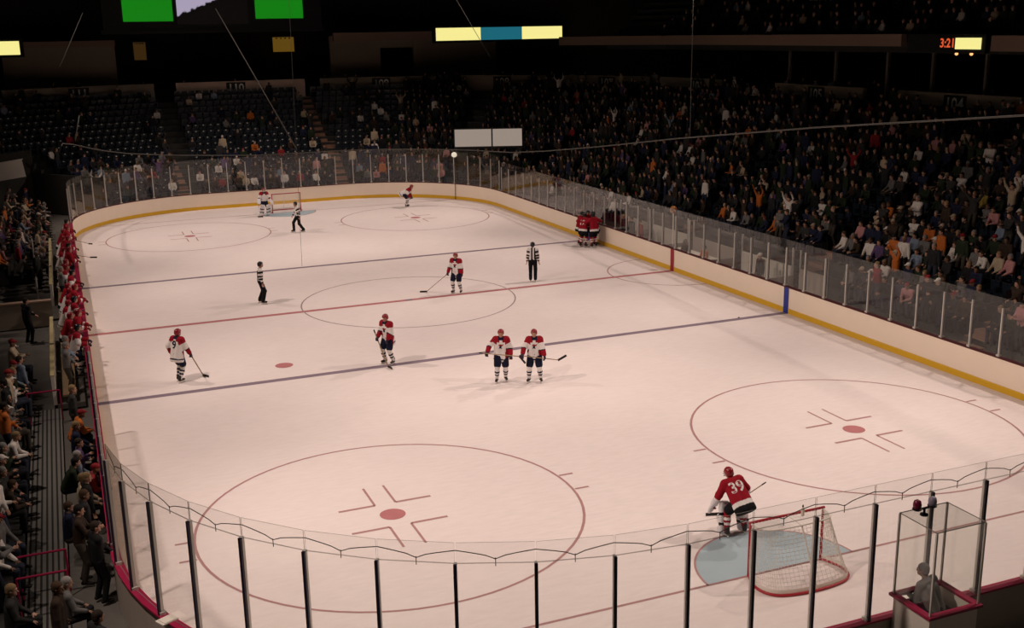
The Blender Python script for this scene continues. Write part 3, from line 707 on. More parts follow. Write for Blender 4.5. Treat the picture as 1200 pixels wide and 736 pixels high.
# p4, p5: pair in the middle facing the camera
J = make_pose(lean=6, lift=SK, pel=(0, 0, .92), feet=((.16, .05, -15), (-.14, -.12, 12)), hands=((.46, .28, 1.06), (-.30, .16, .90)), head=(10, -4), yaw=-6)
l = (-.65, -12.33, 0); o, rz = skater(l, 4, 'white jersey player on the left of the central pair, glove held out', J)
h0 = Vector(hold(J, l, rz, 0)); stick(h0 - Vector(loc_dir(rz, (1.05, -.05, .12))), h0 + Vector(loc_dir(rz, (.26, .08, .06))), (.3, -.5, -.5), 'stick pointing left in the outstretched glove of the left central player')
J = make_pose(lean=6, lift=SK, pel=(0, 0, .92), feet=((.19, .03, -16), (-.19, -.02, 16)), hands=((.36, .30, .98), (-.34, .16, .86)), head=(6, -4), yaw=5)
l = (.33, -12.8, 0); o, rz = skater(l, -6, 'white jersey player on the right of the central pair, legs apart', J)
h1 = Vector(hold(J, l, rz, 1)); h0 = Vector(hold(J, l, rz, 0)); dd = (h1 - h0).normalized(); stick(h1 + dd * .45 + Vector((0, 0, -.04)), h0 - dd * .1, (.7, -.1, .35), 'stick pointing right from the right central player')
# p6: far, bent forward
J = make_pose(lean=58, lift=SK, pel=(0, -.16, .86), feet=((.14, .03, -6), (-.14, .0, 6)), hands=((.17, .30, .62), (-.17, .30, .60)), head=(0, -18))
l = (7.55, 25.0, 0); o, rz = skater(l, 80, 'white jersey player bent forward near the far end boards', J, vox=.024)
h0 = Vector(hold(J, l, rz, 0)); h1 = Vector(hold(J, l, rz, 1)); dd = (h0 - h1).normalized(); stick(h0 + dd * .75, h1 - dd * .25, (0, .2, .9), 'stick laid across the knees of the far bent player')

# far goalkeeper and near goalkeeper
def goalie(J, loc, rz, label, team, number, vox):
    o = player('person', J, loc, rz, label, 'goalkeepers', team, vox, number, False, helmet_m='helmet_red' if team == 'white' else 'helmet_red')
    wht = team == 'white'
    for i in (0, 1):
        kn, an, fd = J['kn%d' % i], J['an%d' % i], J['fd%d' % i]; ax = nz(kn - an); fr = nz(fd - ax * (fd @ ax)); sd = np.cross(fr, ax); R = np.stack([sd, fr, ax], 1)
        c = (kn + an) / 2 + fr * .10 + ax * .03
        def preg(X, c=c, ax=ax): t = (X - c) @ ax; m = np.zeros(len(X), int); m[(np.abs(t - .12) < .035)] = 1; m[(np.abs(t + .1) < .03)] = 1; return m
        pd = obj('leg_pad', sdf_mesh('leg_pad', [rbox(c, (.14, .06, .33), R, .05), rbox(c + ax * .30 + fr * .01, (.13, .055, .12), R, .05), rbox(an + fd * .14 + (0, 0, -.01), (.13, .08, .06), R, .04)], vox, ['pad_white', 'black_cloth'], preg, .04), o)
    w, d = J['wr0'], nz(J['wr0'] - J['el0']); u = nz(np.cross(d, (0, 0, 1.))); R = np.stack([u, d, np.cross(u, d)], 1)
    obj('blocker', sdf_mesh('blocker', [rbox(w + d * .02 + R[:, 2] * .05, (.11, .19, .03), R, .025)], vox, ['pad_white' if wht else 'pad_white'], None, .01), o)
    w, d = J['wr1'], nz(J['wr1'] - J['el1']); u = nz(np.cross(d, (0, 0, 1.))); R = np.stack([u, d, np.cross(u, d)], 1)
    obj('catching_glove', sdf_mesh('catching_glove', [ell(w + d * .12, (.15, .17, .06), R), cap(w - d * .1, w, .085)], vox, ['pad_white'], None, .03, (), [ell(w + d * .13 - R[:, 2] * .05, (.10, .12, .05), R)]), o)
    R, c = J['hR'], J['head']; mb = MB(); g = lambda x, y, z: tuple(c + R @ np.array((x, y, z)))
    for k in (-2, -1, 0, 1, 2): mb.tube([g(k * .03, .11 - .01 * abs(k), .05), g(k * .03, .145 - .012 * abs(k), -.02), g(k * .028, .12 - .01 * abs(k), -.09)], .005, 'steel', 5)
    for z in (.03, -.02, -.07): mb.tube([g(-.09, .08, z), g(-.05, .125, z), g(0, .14, z), g(.05, .125, z), g(.09, .08, z)], .005, 'steel', 5)
    mb.build('face_cage', o)
    return o
J = make_pose(lean=46, lift=SK, pel=(0, -.18, .84), feet=((.22, .04, -14), (-.24, .0, 14)), hands=((.38, .34, .80), (-.44, .36, .52)), head=(-6, -12), side=-8, yaw=-10)
l = (-.02, -25.0, 0); rz = facing(196); goalie(J, l, rz, 'red jersey goalkeeper number 39 leaning forward in front of the near net', 'red', '39', .017)
h0 = Vector(hold(J, l, rz, 0)); stick(h0 + Vector(loc_dir(rz, (-.30, .72, -.80))), h0 + Vector(loc_dir(rz, (.38, -.22, .30))), loc_dir(rz, (-.95, .2, 0)), 'goalkeeper stick angled across the near goalkeeper', 'goalkeeper sticks', goalie=True)
J = make_pose(lean=14, lift=SK, pel=(0, -.04, .90), feet=((.2, .04, -14), (-.2, .0, 14)), hands=((.36, .26, .90), (-.40, .26, .86)), head=(0, -8))
l = (-1.55, 26.0, 0); rz = facing(25); goalie(J, l, rz, 'white jersey goalkeeper standing left of the far net', 'white', None, .024)
h0 = Vector(hold(J, l, rz, 0)); stick(h0 + Vector(loc_dir(rz, (.2, .35, -.84))), h0 + Vector(loc_dir(rz, (-.1, -.2, .5))), loc_dir(rz, (-.9, .3, 0)), 'goalkeeper stick held by the far goalkeeper', 'goalkeeper sticks', goalie=True)

# officials
J = make_pose(lean=8, lift=SK, pel=(0, 0, .90), feet=((.12, .24, -6), (-.12, -.26, 6)), hands=((.28, .20, .92), (-.28, -.02, .86)), head=(0, -4))
official(J, (-.85, 18.9, 0), facing(-62), 'striped official striding in front of the far net')
J = make_pose(lean=3, lift=SK, pel=(0, 0, .93), feet=((.17, .06, -10), (-.17, -.06, 10)), hands=((.27, .08, .84), (-.28, .06, .86)), head=(0, -2))
official(J, (-5.91, 2.2, 0), facing(105), 'striped official with orange armband near the red line, left of centre circle', armband=True)
J = make_pose(lean=2, lift=SK, pel=(0, 0, .94), feet=((.11, .02, -6), (-.11, -.0, 6)), hands=((.27, .04, .84), (-.27, .04, .84)), head=(0, 0))
official(J, (6.16, .8, 0), facing(176), 'striped official seen from behind, right of the centre circle')

# huddle of red players at the right boards
HUD = [((11.98, 7.95, 0), 118, '20'), ((12.30, 6.85, 0), 12, None), ((12.55, 8.1, 0), 205, '4'), ((12.66, 7.35, 0), 270, None), ((11.82, 7.2, 0), 60, '12')]
HL = ['red jersey player at the far left of the huddle by the boards', 'red jersey player nearest the camera in the huddle by the boards', 'red jersey player at the back of the huddle by the boards',
      'red jersey player at the right of the huddle against the boards', 'red jersey player at the near left of the huddle by the boards']
for (l, ph, num), lab in zip(HUD, HL):
    J = make_pose(lean=12, lift=SK, pel=(0, 0, .92), feet=((.14, .03, -8), (-.14, -.03, 8)), hands=((.34, .40, 1.22), (-.34, .40, 1.18)), head=(0, -14), poles=((1, -.2, -.3), (-1, -.2, -.3)))
    player('person', J, l, math.atan2(-(12.3 - l[0]), 7.5 - l[1]), lab, 'red players in the huddle', 'red', .022, num, False)

# ================================================================== GOALS
def crom(pts, t):
    n = len(pts); q = t * (n - 1); i = min(int(q), n - 2); f = q - i; g = lambda j: np.array(pts[min(max(j, 0), n - 1)], float)
    a, b, c, d = g(i - 1), g(i), g(i + 1), g(i + 2)
    p = .5 * (2 * b + (c - a) * f + (2 * a - 5 * b + 4 * c - d) * f * f + (3 * b - a - 3 * c + d) * f ** 3); return (float(p[0]), float(p[1]))
def net_goal(loc, rz, label):
    """goal opening towards local +y; posts on the goal line"""
    e = empty('goal_net', loc, rz); tag(e, label, 'goal', 'hockey goals'); w, h, r = .915, 1.22, .03
    for sx in (-1, 1):
        mb = MB(); mb.tube([(sx * w, 0, 0), (sx * w, 0, h)], r, 'goal_red', 8); mb.build('post', e, smooth=True)
    mb = MB(); mb.tube([(-w - r, 0, h), (w + r, 0, h)], r, 'goal_red', 8); mb.build('crossbar', e, smooth=True)
    def base(t):      # curved base frame behind the line, t in 0..1 from right post to left post
        pts = [(w, 0), (w + .10, -.25), (w + .16, -.55), (w + .06, -.85), (w - .25, -1.03), (0, -1.10), (-w + .25, -1.03), (-w - .06, -.85), (-w - .16, -.55), (-w - .10, -.25), (-w, 0)]
        return crom(pts, t)
    def top(t):
        pts = [(w, 0), (w - .02, -.12), (w - .06, -.26), (w - .14, -.40), (w - .34, -.47), (0, -.50), (-w + .34, -.47), (-w + .14, -.40), (-w + .06, -.26), (-w + .02, -.12), (-w, 0)]
        return crom(pts, t)
    mb = MB(); mb.tube([(*base(t / 60), .03) for t in range(61)], .03, 'goal_red', 6); mb.build('base_frame', e, smooth=True)
    mb = MB(); mb.tube([(*top(t / 30), h - .02) for t in range(31)], .018, 'net_white', 6); mb.build('top_frame', e, smooth=True)
    mb = MB(); mb.bar((0, -.02, h), (0, -.50, h - .02), .03, .02, 'net_white'); mb.bar((0, -.49, h - .02), (0, -1.09, .04), .03, .02, 'net_white'); mb.build('centre_brace', e)
    def pt(t, v):      # v 0 base .. 1 top frame
        b, tp = base(t), top(t); sag = .05 * sin(pi * v); return (b[0] + (tp[0] - b[0]) * v, b[1] + (tp[1] - b[1]) * v + sag * .6, .03 + (h - .05) * v)
    mb = MB(); n, m = 64, 16; rr = .0045
    for i in range(n + 1): mb.tube([pt(i / n, v / 6) for v in range(7)], rr, 'net_white', 3)
    for v in range(1, m): mb.tube([pt(i / 40, v / m) for i in range(41)], rr, 'net_white', 3)
    for k in range(1, 22): x = -w + 2 * w * k / 22; yb = min((top(t / 200) for t in range(201)), key=lambda p: abs(p[0] - x) + (10 if p[1] > -.1 else 0))[1]; mb.tube([(x, -.01, h), (x, yb, h - .02)], rr, 'net_white', 3)
    for k in range(1, 6): y = -.47 * k / 6; mb.tube([(-w + .05, y, h - .005), (w - .05, y, h - .005)], rr, 'net_white', 3)
    o = mb.build('netting', e); o['kind'] = 'stuff'
    mb = MB(); n = 40
    for i in range(n): a, b = base(i / n), base((i + 1) / n); mb.add([(a[0] * .99, a[1] * .99, .06), (b[0] * .99, b[1] * .99, .06), (b[0] * .985, b[1] * .985, .14), (a[0] * .985, a[1] * .985, .14)], [(0, 1, 2, 3)], 'net_white')
    mb.build('skirt', e)
    return e
net_goal((.05, -YG - .02, 0), 0.0, 'red framed near goal with white net seen from behind the glass')
net_goal((0, YG + .02, 0), pi, 'far goal with white net in front of the far boards')
mb = MB(); mb.lathe((0, 0, 0), [(.034, 0), (.036, .01), (.036, .15), (.02, .175), (.018, .20)], 'white_paint', 12)
bt = mb.build('water_bottle', None, (.30, -YG - .20, 1.235)); bt.rotation_euler = (0, 0, .4); tag(bt, 'white water bottle standing on top of the near net', 'bottle')
mb = MB(); mb.lathe((0, 0, .20), [(.018, 0), (.018, .02), (.008, .045)], 'black_metal', 10); mb.build('cap', bt)
mb = MB(); mb.lathe((10.88, -8.75, .003), [(.037, 0), (.038, .002), (.038, .023), (.037, .025)], 'black_metal', 16); tag(mb.build('puck'), 'small black puck lying on the near blue line by the right boards', 'puck')

# ================================================================== SPECTATORS
def spectator_kit(J, cap_hat, name):
    """shared meshes of a clothed figure: skin body, top, trousers, shoes, hair or cap"""
    K = {}; a, r = J['up'], J['r']; R, c = J['hR'], J['head']; g = lambda x, y, z: c + R @ np.array((x, y, z))
    K['body'] = body_prims(J, True, .7)
    P = []
    for sg in (-1, 1): P += [cap(J['pel'] + r * sg * .07, J['chest'] + r * sg * .08, .118, .12)]
    P += [cap(J['sh0'], J['sh1'], .078), cap(J['neck'] - a * .06, J['neck'] - a * .0, .085, .065)]
    for i in (0, 1): P += [cap(J['sh%d' % i], J['el%d' % i], .072, .06), cap(J['el%d' % i], J['wr%d' % i] * .96 + J['el%d' % i] * .04, .06, .043)]
    K['jacket'] = P
    P = [cap(J['pel'] - r * .06, J['pel'] + r * .06, .113)]
    for i in (0, 1): P += [cap(J['hip%d' % i], J['kn%d' % i], .10, .072), cap(J['kn%d' % i], J['an%d' % i], .072, .06)]
    K['trousers'] = P
    for i in (0, 1): an, fd = J['an%d' % i], J['fd%d' % i]; K['shoe%d' % i] = [cap(an - fd * .04 - (0, 0, .035), an + fd * .15 - (0, 0, .05), .045, .036)]
    if cap_hat: K['cap'] = [ell(g(0, -.012, .05), (.084, .104, .085), R), cap(g(-.03, .08, .055), g(-.03, .15, .042), .022, .016), cap(g(.03, .08, .055), g(.03, .15, .042), .022, .016)]
    else: K['hair'] = [ell(g(0, -.018, .04), (.085, .102, .092), R), ell(g(0, -.05, -.02), (.078, .06, .07), R)]
    subs = [rbox(g(0, .13, -.05), (.12, .085, .10), R, .02)]
    return K, subs
SEAT = dict(pel=(0, 0, .53), feet=((.14, .42, -6), (-.14, .40, 6)))
POSES = {
 'seat_lap': make_pose(lean=4, hands=((.16, .34, .62), (-.16, .34, .62)), head=(6, -10), **SEAT),
 'seat_lean': make_pose(lean=26, hands=((.07, .50, .66), (-.07, .50, .64)), head=(-8, -6), **SEAT),
 'seat_cross': make_pose(lean=0, hands=((-.10, .22, .84), (.10, .23, .78)), head=(14, -4), **SEAT),
 'stand_clap': make_pose(lean=3, hands=((.04, .38, 1.22), (-.04, .38, 1.20)), head=(0, -10)),
 'stand_down': make_pose(lean=2, hands=((.27, .08, .80), (-.27, .06, .80)), head=(10, -8)),
 'stand_up': make_pose(lean=0, hands=((.34, .16, 1.88), (-.34, .12, 1.90)), head=(-6, 2), poles=((1, -.3, 0), (-1, -.3, 0))),
 'stand_arms': make_pose(lean=2, hands=((-.12, .26, 1.14), (.12, .27, 1.08)), head=(18, -6)),
}
KIT = {}; KITM = {}
for nm, J in POSES.items():
    for hat in (0, 1):
        K, subs = spectator_kit(J, hat, nm); KIT[nm, hat] = (K, subs)
        if hat and (nm, 0) in KITM: M = dict(KITM[nm, 0]); M.pop('hair')
        else: M = {p: sdf_mesh(p, K[p], .0125 if p == 'body' else .022, ['skin_tone' if p == 'body' else 'cloth'], None, .02 if p != 'body' else .012) for p in ('body', 'jacket', 'trousers', 'shoe0', 'shoe1')}
        hp = 'cap' if hat else 'hair'; M[hp] = sdf_mesh(hp, K[hp], .016, ['cloth'], None, .015, (), subs if not hat else [])
        KITM[nm, hat] = M
COLS = {'black': (.012, .012, .013), 'dark grey': (.035, .034, .034), 'navy blue': (.014, .018, .045), 'dark brown': (.04, .025, .017), 'charcoal': (.022, .022, .024), 'dark green': (.018, .028, .014),
        'grey': (.15, .145, .14), 'white': (.70, .65, .60), 'red': (.24, .018, .022), 'orange': (.48, .13, .025), 'cream': (.45, .36, .25), 'light blue': (.20, .25, .33), 'pink': (.50, .24, .24), 'yellow': (.45, .32, .07), 'purple': (.10, .06, .15)}
DARK = ['black', 'dark grey', 'navy blue', 'dark brown', 'charcoal', 'dark green']
LIT = ['grey', 'white', 'white', 'red', 'orange', 'cream', 'light blue', 'pink', 'cream', 'grey', 'purple', 'grey', 'white']
HAIRC = [('black', (.012, .01, .009)), ('dark', (.03, .02, .014)), ('brown', (.06, .035, .02)), ('grey', (.22, .21, .20)), ('fair', (.24, .16, .08))]
SKINS = [(.46, .26, .18), (.40, .22, .15), (.52, .31, .23), (.20, .11, .07)]
def spectator(loc, rz, pose, top, hat, hatc, label, group, bottom=None, skin=None, cat='person'):
    M = KITM[pose, hat]; o = obj('person', M['body'], None, loc, rz); o.color = (*(skin or RNG.choice(SKINS)), 1)
    tag(o, label, cat, group)
    for p in ('jacket', 'trousers', 'shoe0', 'shoe1', 'cap' if hat else 'hair'):
        c = obj(p.rstrip('01'), M[p], o)
        c.color = (*{'jacket': COLS[top], 'trousers': bottom or RNG.choice([(.012, .014, .022), (.02, .02, .022), (.03, .035, .055), (.06, .05, .04)]), 'shoe': (.02, .018, .016), 'cap': hatc, 'hair': hatc}[p.rstrip('01')], 1)
    return o
# low relief crowd for the far, dark rows: one object
LOWP = {}
for nm in ('seat_lap', 'seat_lean', 'stand_down', 'stand_up'):
    J = POSES[nm]; K, subs = KIT[nm, 0]; pr = K['jacket'] + K['trousers'] + [ell(J['head'] + (0, 0, .01), (.085, .105, .125), J['hR']), cap(J['neck'], J['head'], .06)]
    for i in (0, 1): pr = pr + [cap(J['wr%d' % i], J['wr%d' % i] + nz(J['wr%d' % i] - J['el%d' % i]) * .10, .045)]
    P, Fc = surfnet(pr, .075, .03); X = P[Fc].mean(1); reg = np.zeros(len(X), int)
    dj = np.min([pdist(p, X) for p in K['jacket']], 0); dt = np.min([pdist(p, X) for p in K['trousers']], 0); dh = pdist(ell(J['head'], (.085, .105, .125), J['hR']), X)
    reg[dt < dj] = 1; reg[dh < np.minimum(dj, dt)] = 2; hz = (X - J['head']) @ J['hR']; reg[(reg == 2) & ((hz[:, 2] > .035) | (hz[:, 1] < -.02))] = 3
    LOWP[nm] = (P, Fc, reg)
def crowd_mesh(name, items, label):
    """items: (loc, rz, pose, topcol, bottomcol, skin, hair, scale)"""
    VP, FP, CP = [], [], []; b = 0
    for loc, rz, pose, c0, c1, c2, c3, sc in items:
        P, Fc, reg = LOWP[pose]; c, s = cos(rz), sin(rz); Q = np.empty_like(P); Q[:, 0] = P[:, 0] * c - P[:, 1] * s; Q[:, 1] = P[:, 0] * s + P[:, 1] * c; Q[:, 2] = P[:, 2]
        VP.append(Q * sc + np.array(loc)); FP.append(Fc + b); b += len(P); CP.append(np.array([c0, c1, c2, c3])[reg])
    P, Fc, Cc = np.concatenate(VP), np.concatenate(FP), np.concatenate(CP)
    me = np_mesh(name, P, Fc, ['crowd_tint']); at = me.color_attributes.new('tint', 'FLOAT_COLOR', 'CORNER')
    col = np.ones((len(Fc), 4, 4), np.float32); col[:, :, :3] = Cc[:, None, :]; at.data.foreach_set('color', col.ravel())
    return tag(obj(name, me), label, 'crowd', None, 'stuff')
WORD = ['first', 'second', 'third', 'fourth', 'fifth', 'sixth', 'seventh', 'eighth', 'ninth', 'tenth', 'eleventh', 'twelfth', 'thirteenth', 'fourteenth', 'fifteenth', 'sixteenth']
def ordn(n):
    if n <= 16: return WORD[n - 1]
    suf = 'th' if 10 <= n % 100 <= 20 else {1: 'st', 2: 'nd', 3: 'rd'}.get(n % 10, 'th'); return '%d%s' % (n, suf)

# ---- seats and people of the bowl
AISLES_FAR = [(-5.4, .62), (5.5, .62), (13.9, .8)]
def aisle_at(s, i):
    """True where an aisle runs through the row"""
    (x, y), n = path(s, row_d(i))
    if s > SR + SA * .45 and s < S_LEFT - SA * .2:
        for ax, hw in AISLES_FAR[:2]:
            if abs(x - ax) < hw: return True
        if abs((x - (12.6 + .42 * i))) < .75 and s < SR + SA: return True
    if s < SR:
        for ya in (-16.5, -6.0, 4.5, 15.0):
            if abs(y - ya) < .6: return True
    elif s < SR + SA * .45:
        if abs(s - SR - 2.2) < .6 * RC / (RC + row_d(i)): return True
    return False
def open_zone(s, i):
    """officials' area behind the right boards: no seats in the first rows"""
    y = path(s, 0)[0][1]
    return s < SR and -9.5 < y < 9.5 and i < 2
spots = []
for i in range(ROWS):
    d = row_d(i) + .32
    s = -5.0
    while s < S_LEFT + 5.5:
        curved = (SR < s < SR + SA) or (SR + SA + SF < s < S_LEFT); f = (RC + d) / RC if curved else 1.0
        if not aisle_at(s, i) and not open_zone(s, i) and not (S_TUN0 - .5 < s and i < 8):
            (x, y), n = path(s, d); z = row_z(i)
            if in_view(x, y, z + .7, 30): spots.append((x, y, z, math.atan2(n[0], -n[1]), i, s))
        s += .54 / f
people, seats_free = [], []
blob = lambda x, y: .5 + .25 * sin(x * .9 + y * .37 + 1.3) + .25 * sin(y * .61 - x * .23)
for x, y, z, rz, i, s in spots:
    if s < SR + SA * .30: fill = .93 if i < 7 else .86
    elif s < SR + SA * .75: fill = .80
    else: fill = .80 if i < 3 else (.55 if i < 5 else .20)
    if s > SR + SA + SF * .2 and i > 6: fill = .12
    if s < SR and blob(x, y) < .12: fill *= .35
    if i == ROWS - 1 and any(math.hypot(path(q, DW)[0][0] - x, path(q, DW)[0][1] - y) < 2.2 for _, q in sec): fill = 0
    if RNG.random() < fill: people.append((x, y, z, rz, i, s))
    else: seats_free.append((x, y, z, rz, i, s))
def where(s, i):
    y = path(s, 0)[0][1]
    if s < SR: 
        z = 'near' if y < -12 else ('middle' if y < 2 else 'far')
        return '%s right stands' % z
    if s < SR + SA: return 'far right corner stand'
    return 'far end stand'
# individual people: the ones that show largest; the others join the crowd object
N_LEFT = 112
people.sort(key=lambda p: cam_dist(*p[:3]))
ind, rest = people[:300 - N_LEFT - 24], people[300 - N_LEFT - 24:]
cntr = {}
# a few people who stand out by their clothes
SPEC = {}
for sx_, sy_, st_, sp_ in ((17.45, -10.9, 'white', 'stand_down'), (17.2, -10.2, 'orange', 'stand_clap'), (20.7, -6.2, 'orange', 'seat_lean'), (18.3, .4, 'orange', 'seat_lap'), (21.4, -10, 'yellow', 'seat_lap'), (19.6, -1.9, 'cream', 'stand_down'),
                           (20.5, -11.6, 'pink', 'seat_lean'), (17.9, -13.9, 'white', 'seat_lean'), (18.3, -15, 'pink', 'seat_lap'), (17.9, -14.5, 'cream', 'seat_lap'), (17.2, -8.8, 'white', 'seat_lap'), (24, -4, 'white', 'stand_clap'),
                           (0, 42.6, 'orange', 'stand_down'), (-.3, 37.9, 'orange', 'seat_lap'), (3.8, 42, 'cream', 'seat_lap'), (23, 3.1, 'white', 'seat_lap'), (14.5, -13, 'pink', 'seat_lean'), (22.2, 25, 'orange', 'seat_lap')):
    k_ = min(range(len(people)), key=lambda q: (people[q][0] - sx_) ** 2 + (people[q][1] - sy_) ** 2); SPEC[people[k_][:2]] = (st_, sp_)
ind.sort(key=lambda p: (p[4], p[5]))
for x, y, z, rz, i, s in ind:
    lit = RNG.random() < (.40 if i < 4 else .20); top = RNG.choice(LIT) if lit else RNG.choice(DARK)
    st = RNG.random() < .30; pose = RNG.choice(['stand_clap', 'stand_down', 'stand_arms', 'stand_up', 'stand_clap'] if st else ['seat_lap', 'seat_lap', 'seat_lean', 'seat_cross'])
    if (x, y) in SPEC: top, pose = SPEC[x, y]; st = pose.startswith('stand')
    hat = int(RNG.random() < .22); hn, hc = RNG.choice(HAIRC)
    if hat: hc = COLS[RNG.choice(['white', 'red', 'black', 'navy blue', 'cream'])]
    wz = where(s, i); key = (i, wz); cntr[key] = cntr.get(key, 0) + 1
    lab = 'person in %s top %s, %s row, %s, %s from right' % (top, 'standing' if st else 'seated', ordn(i + 1), wz, ordn(cntr[key]))
    yaw = RNG.uniform(-.35, .35)
    dx, dy = (0, 0) if not st else (-sin(rz) * .22, cos(rz) * .22)
    spectator((x + dx * 1.0, y + dy * 1.0, z), rz + yaw, pose, top, hat, hc, lab, 'spectators in the right stands' if s < SR else 'spectators in the far stands')
items = []
for x, y, z, rz, i, s in rest:
    lit = RNG.random() < (.28 if s > SR + SA * .75 else .12); tc = COLS[RNG.choice(LIT)] if lit else COLS[RNG.choice(DARK)]
    st = RNG.random() < .18
    pose = RNG.choice(['stand_down', 'stand_up', 'stand_down']) if st else RNG.choice(['seat_lap', 'seat_lean'])
    if (x, y) in SPEC: tc = COLS[SPEC[x, y][0]]
    hc = RNG.choice(HAIRC)[1] if RNG.random() > .12 else COLS[RNG.choice(['white', 'red', 'cream'])]
    items.append(((x, y, z), rz + RNG.uniform(-.4, .4), pose, tc, RNG.choice([(.012, .014, .022), (.03, .035, .055)]), RNG.choice(SKINS), hc, RNG.uniform(.93, 1.04)))
# people standing on the concourse behind the section walls, and in the upper deck
s = -2.0
while s < S_LEFT - 2:
    f = (RC + DW) / RC if (SR < s < SR + SA) or (SR + SA + SF < s) else 1.0
    if RNG.random() < .42:
        (x, y), n = path(s, DW + RNG.uniform(.7, 1.6))
        if in_view(x, y, ZW + 1): items.append(((x, y, ZW - .05), math.atan2(n[0], -n[1]) + RNG.uniform(-.6, .6), 'stand_down', COLS[RNG.choice(DARK + ['grey', 'white'])], (.012, .014, .022), RNG.choice(SKINS), RNG.choice(HAIRC)[1], RNG.uniform(.93, 1.04)))
    s += .8 / f
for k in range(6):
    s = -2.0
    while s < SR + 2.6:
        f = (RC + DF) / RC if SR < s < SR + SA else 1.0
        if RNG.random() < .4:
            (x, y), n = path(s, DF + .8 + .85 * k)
            if in_view(x, y, 10.1 + .5 * k + .7): items.append(((x, y, 10.1 + .5 * k), math.atan2(n[0], -n[1]) + RNG.uniform(-.3, .3), 'seat_lap', tuple(q_ * .6 for q_ in COLS[RNG.choice(DARK * 4 + ['grey', 'white', 'cream', 'light blue'])]), (.012, .014, .022), RNG.choice(SKINS), RNG.choice(HAIRC)[1], 1.0))  # clothes colours dimmed here to stand for the gloom of the upper deck
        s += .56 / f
crowd_mesh('distant_crowd', items, 'dark mass of distant spectators filling the upper rows of the stands')
# seats
def seat_mesh():
    mb = MB(); mb.box((0, .05, .42), (.22, .20, .03), 'seat_blue'); mb.box((0, -.17, .62), (.215, .025, .20), 'seat_blue', Matrix.Rotation(-.12, 3, 'X'))
    mb.box((0, -.215, .74), (.045, .012, .03), 'aluminium', Matrix.Rotation(-.12, 3, 'X')); mb.box((0, -.13, .79), (.05, .03, .035), 'aluminium')  # small pale plates added to the backrest to stand in for glints
    for sx in (-1, 1): mb.box((sx * .235, -.02, .33), (.02, .17, .30), 'seat_blue')
    return mb.mesh('seat')
SM = seat_mesh()
seats_free.sort(key=lambda p: (cam_dist(*p[:3]) if p[5] > SR + SA * .75 else 200 + cam_dist(*p[:3])))
sc = {}
for x, y, z, rz, i, s in seats_free[:290]:
    wz = where(s, i); sc[(i, wz)] = sc.get((i, wz), 0) + 1
    o = obj('stadium_seat', SM, None, (x, y, z), rz)
    tag(o, 'empty dark blue seat, %s row, %s, %s free one from right' % (ordn(i + 1), wz, ordn(sc[(i, wz)])), 'seat', 'empty blue seats')
sv = np.array([v.co for v in SM.vertices]); sf = np.array([p.vertices[:] for p in SM.polygons]); VP, FP = [], []
for q, (x, y, z, rz, i, s) in enumerate(seats_free[290:] + people):
    c, sn = cos(rz), sin(rz); Q = np.empty_like(sv); Q[:, 0] = sv[:, 0] * c - sv[:, 1] * sn + x; Q[:, 1] = sv[:, 0] * sn + sv[:, 1] * c + y; Q[:, 2] = sv[:, 2] + z; VP.append(Q); FP.append(sf + q * len(sv))
tag(obj('seat_rows', np_mesh('seat_rows', np.concatenate(VP), np.concatenate(FP), ['seat_blue'], None, False)), 'rows of dark blue seats under the crowd of the stands', 'seats', None, 'stuff')
# aisle stairs in the far stand and along the right
def stairs(label, fx):
    e = empty('aisle_stairs'); tag(e, label, 'stairs', 'aisle stairs between seat blocks'); got = 0
    for i in range(ROWS):
        for h in (0, 1):
            s, hw = fx(i); d = row_d(i) - .42 * (1 - h) - .0; (x, y), n = path(s, d + .2)
            mb = MB(); mb.box((0, 0, 0), (hw, .20, .10), 'step_tan'); zt = row_z(i) + (-.19 if h == 0 else 0.02)
            mb.build('step', e, (x, y, zt - .09), math.atan2(n[0], -n[1]))
stairs('tan aisle stairs left of section 110', lambda i: (s_far(-5.4), .5))
stairs('tan aisle stairs right of section 110', lambda i: (s_far(5.5) if 5.5 < W - RC else nearest_s(5.5, L + row_d(i), row_d(i)), .5))
stairs('tan aisle stairs beside the two white panels', lambda i: (nearest_s(12.6 + .42 * i, 33 + .84 * i, row_d(i)), .65))
for q, ya in enumerate((-16.5, -6.0, 4.5, 15.0)):
    stairs('dark aisle stairs in the right stands, %s from the right' % WORD[q], lambda i, ya=ya: (s_r(ya), .5))

# ================================================================== LEFT SIDE: benches, walkway, people
e = empty('player_bench', (-13.75, 4, 0)); tag(e, 'long player bench behind the left boards', 'bench')
mb = MB(); mb.box((0, 0, .44), (.2, 13, .03), 'stick_wood'); mb.build('seat_plank', e)
for y in range(-12, 13, 4): mb = MB(); mb.box((0, y, .2), (.15, .05, .21), 'black_metal'); mb.build('leg', e)
mb = MB(); mb.box((-.02, 0, .10), (.45, 13, .08), 'concrete'); mb.build('platform', e)
for y0, y1 in ((-9, -5.2), (-5, -1), (5, 9), (9.2, 13), (13.2, 17)):
    mb = MB(); mb.box((0, 0, .55), (.05, (y1 - y0) / 2, .55), 'white_paint'); p = mb.build('bench_back_panel', None, (-14.18, (y0 + y1) / 2, 0))
    tag(p, 'cream panel behind the player bench, %s' % {-9: 'nearest the camera', -5: 'second from the camera', 5: 'third from the camera', 9.2: 'fourth from the camera', 13.2: 'farthest from the camera'}[y0], 'panel', 'cream bench back panels')
    mb = MB(); mb.box((0, 0, 1.12), (.06, (y1 - y0) / 2, .02), 'bench_cap'); mb.build('cap_rail', p)
mb = MB(); mb.box((0, 0, .5), (1.3, .12, .5), 'wall_beige'); p = mb.build('cross_wall', None, (-15.5, 2.4, 0)); tag(p, 'low beige wall crossing the dark walkway behind the bench', 'wall')
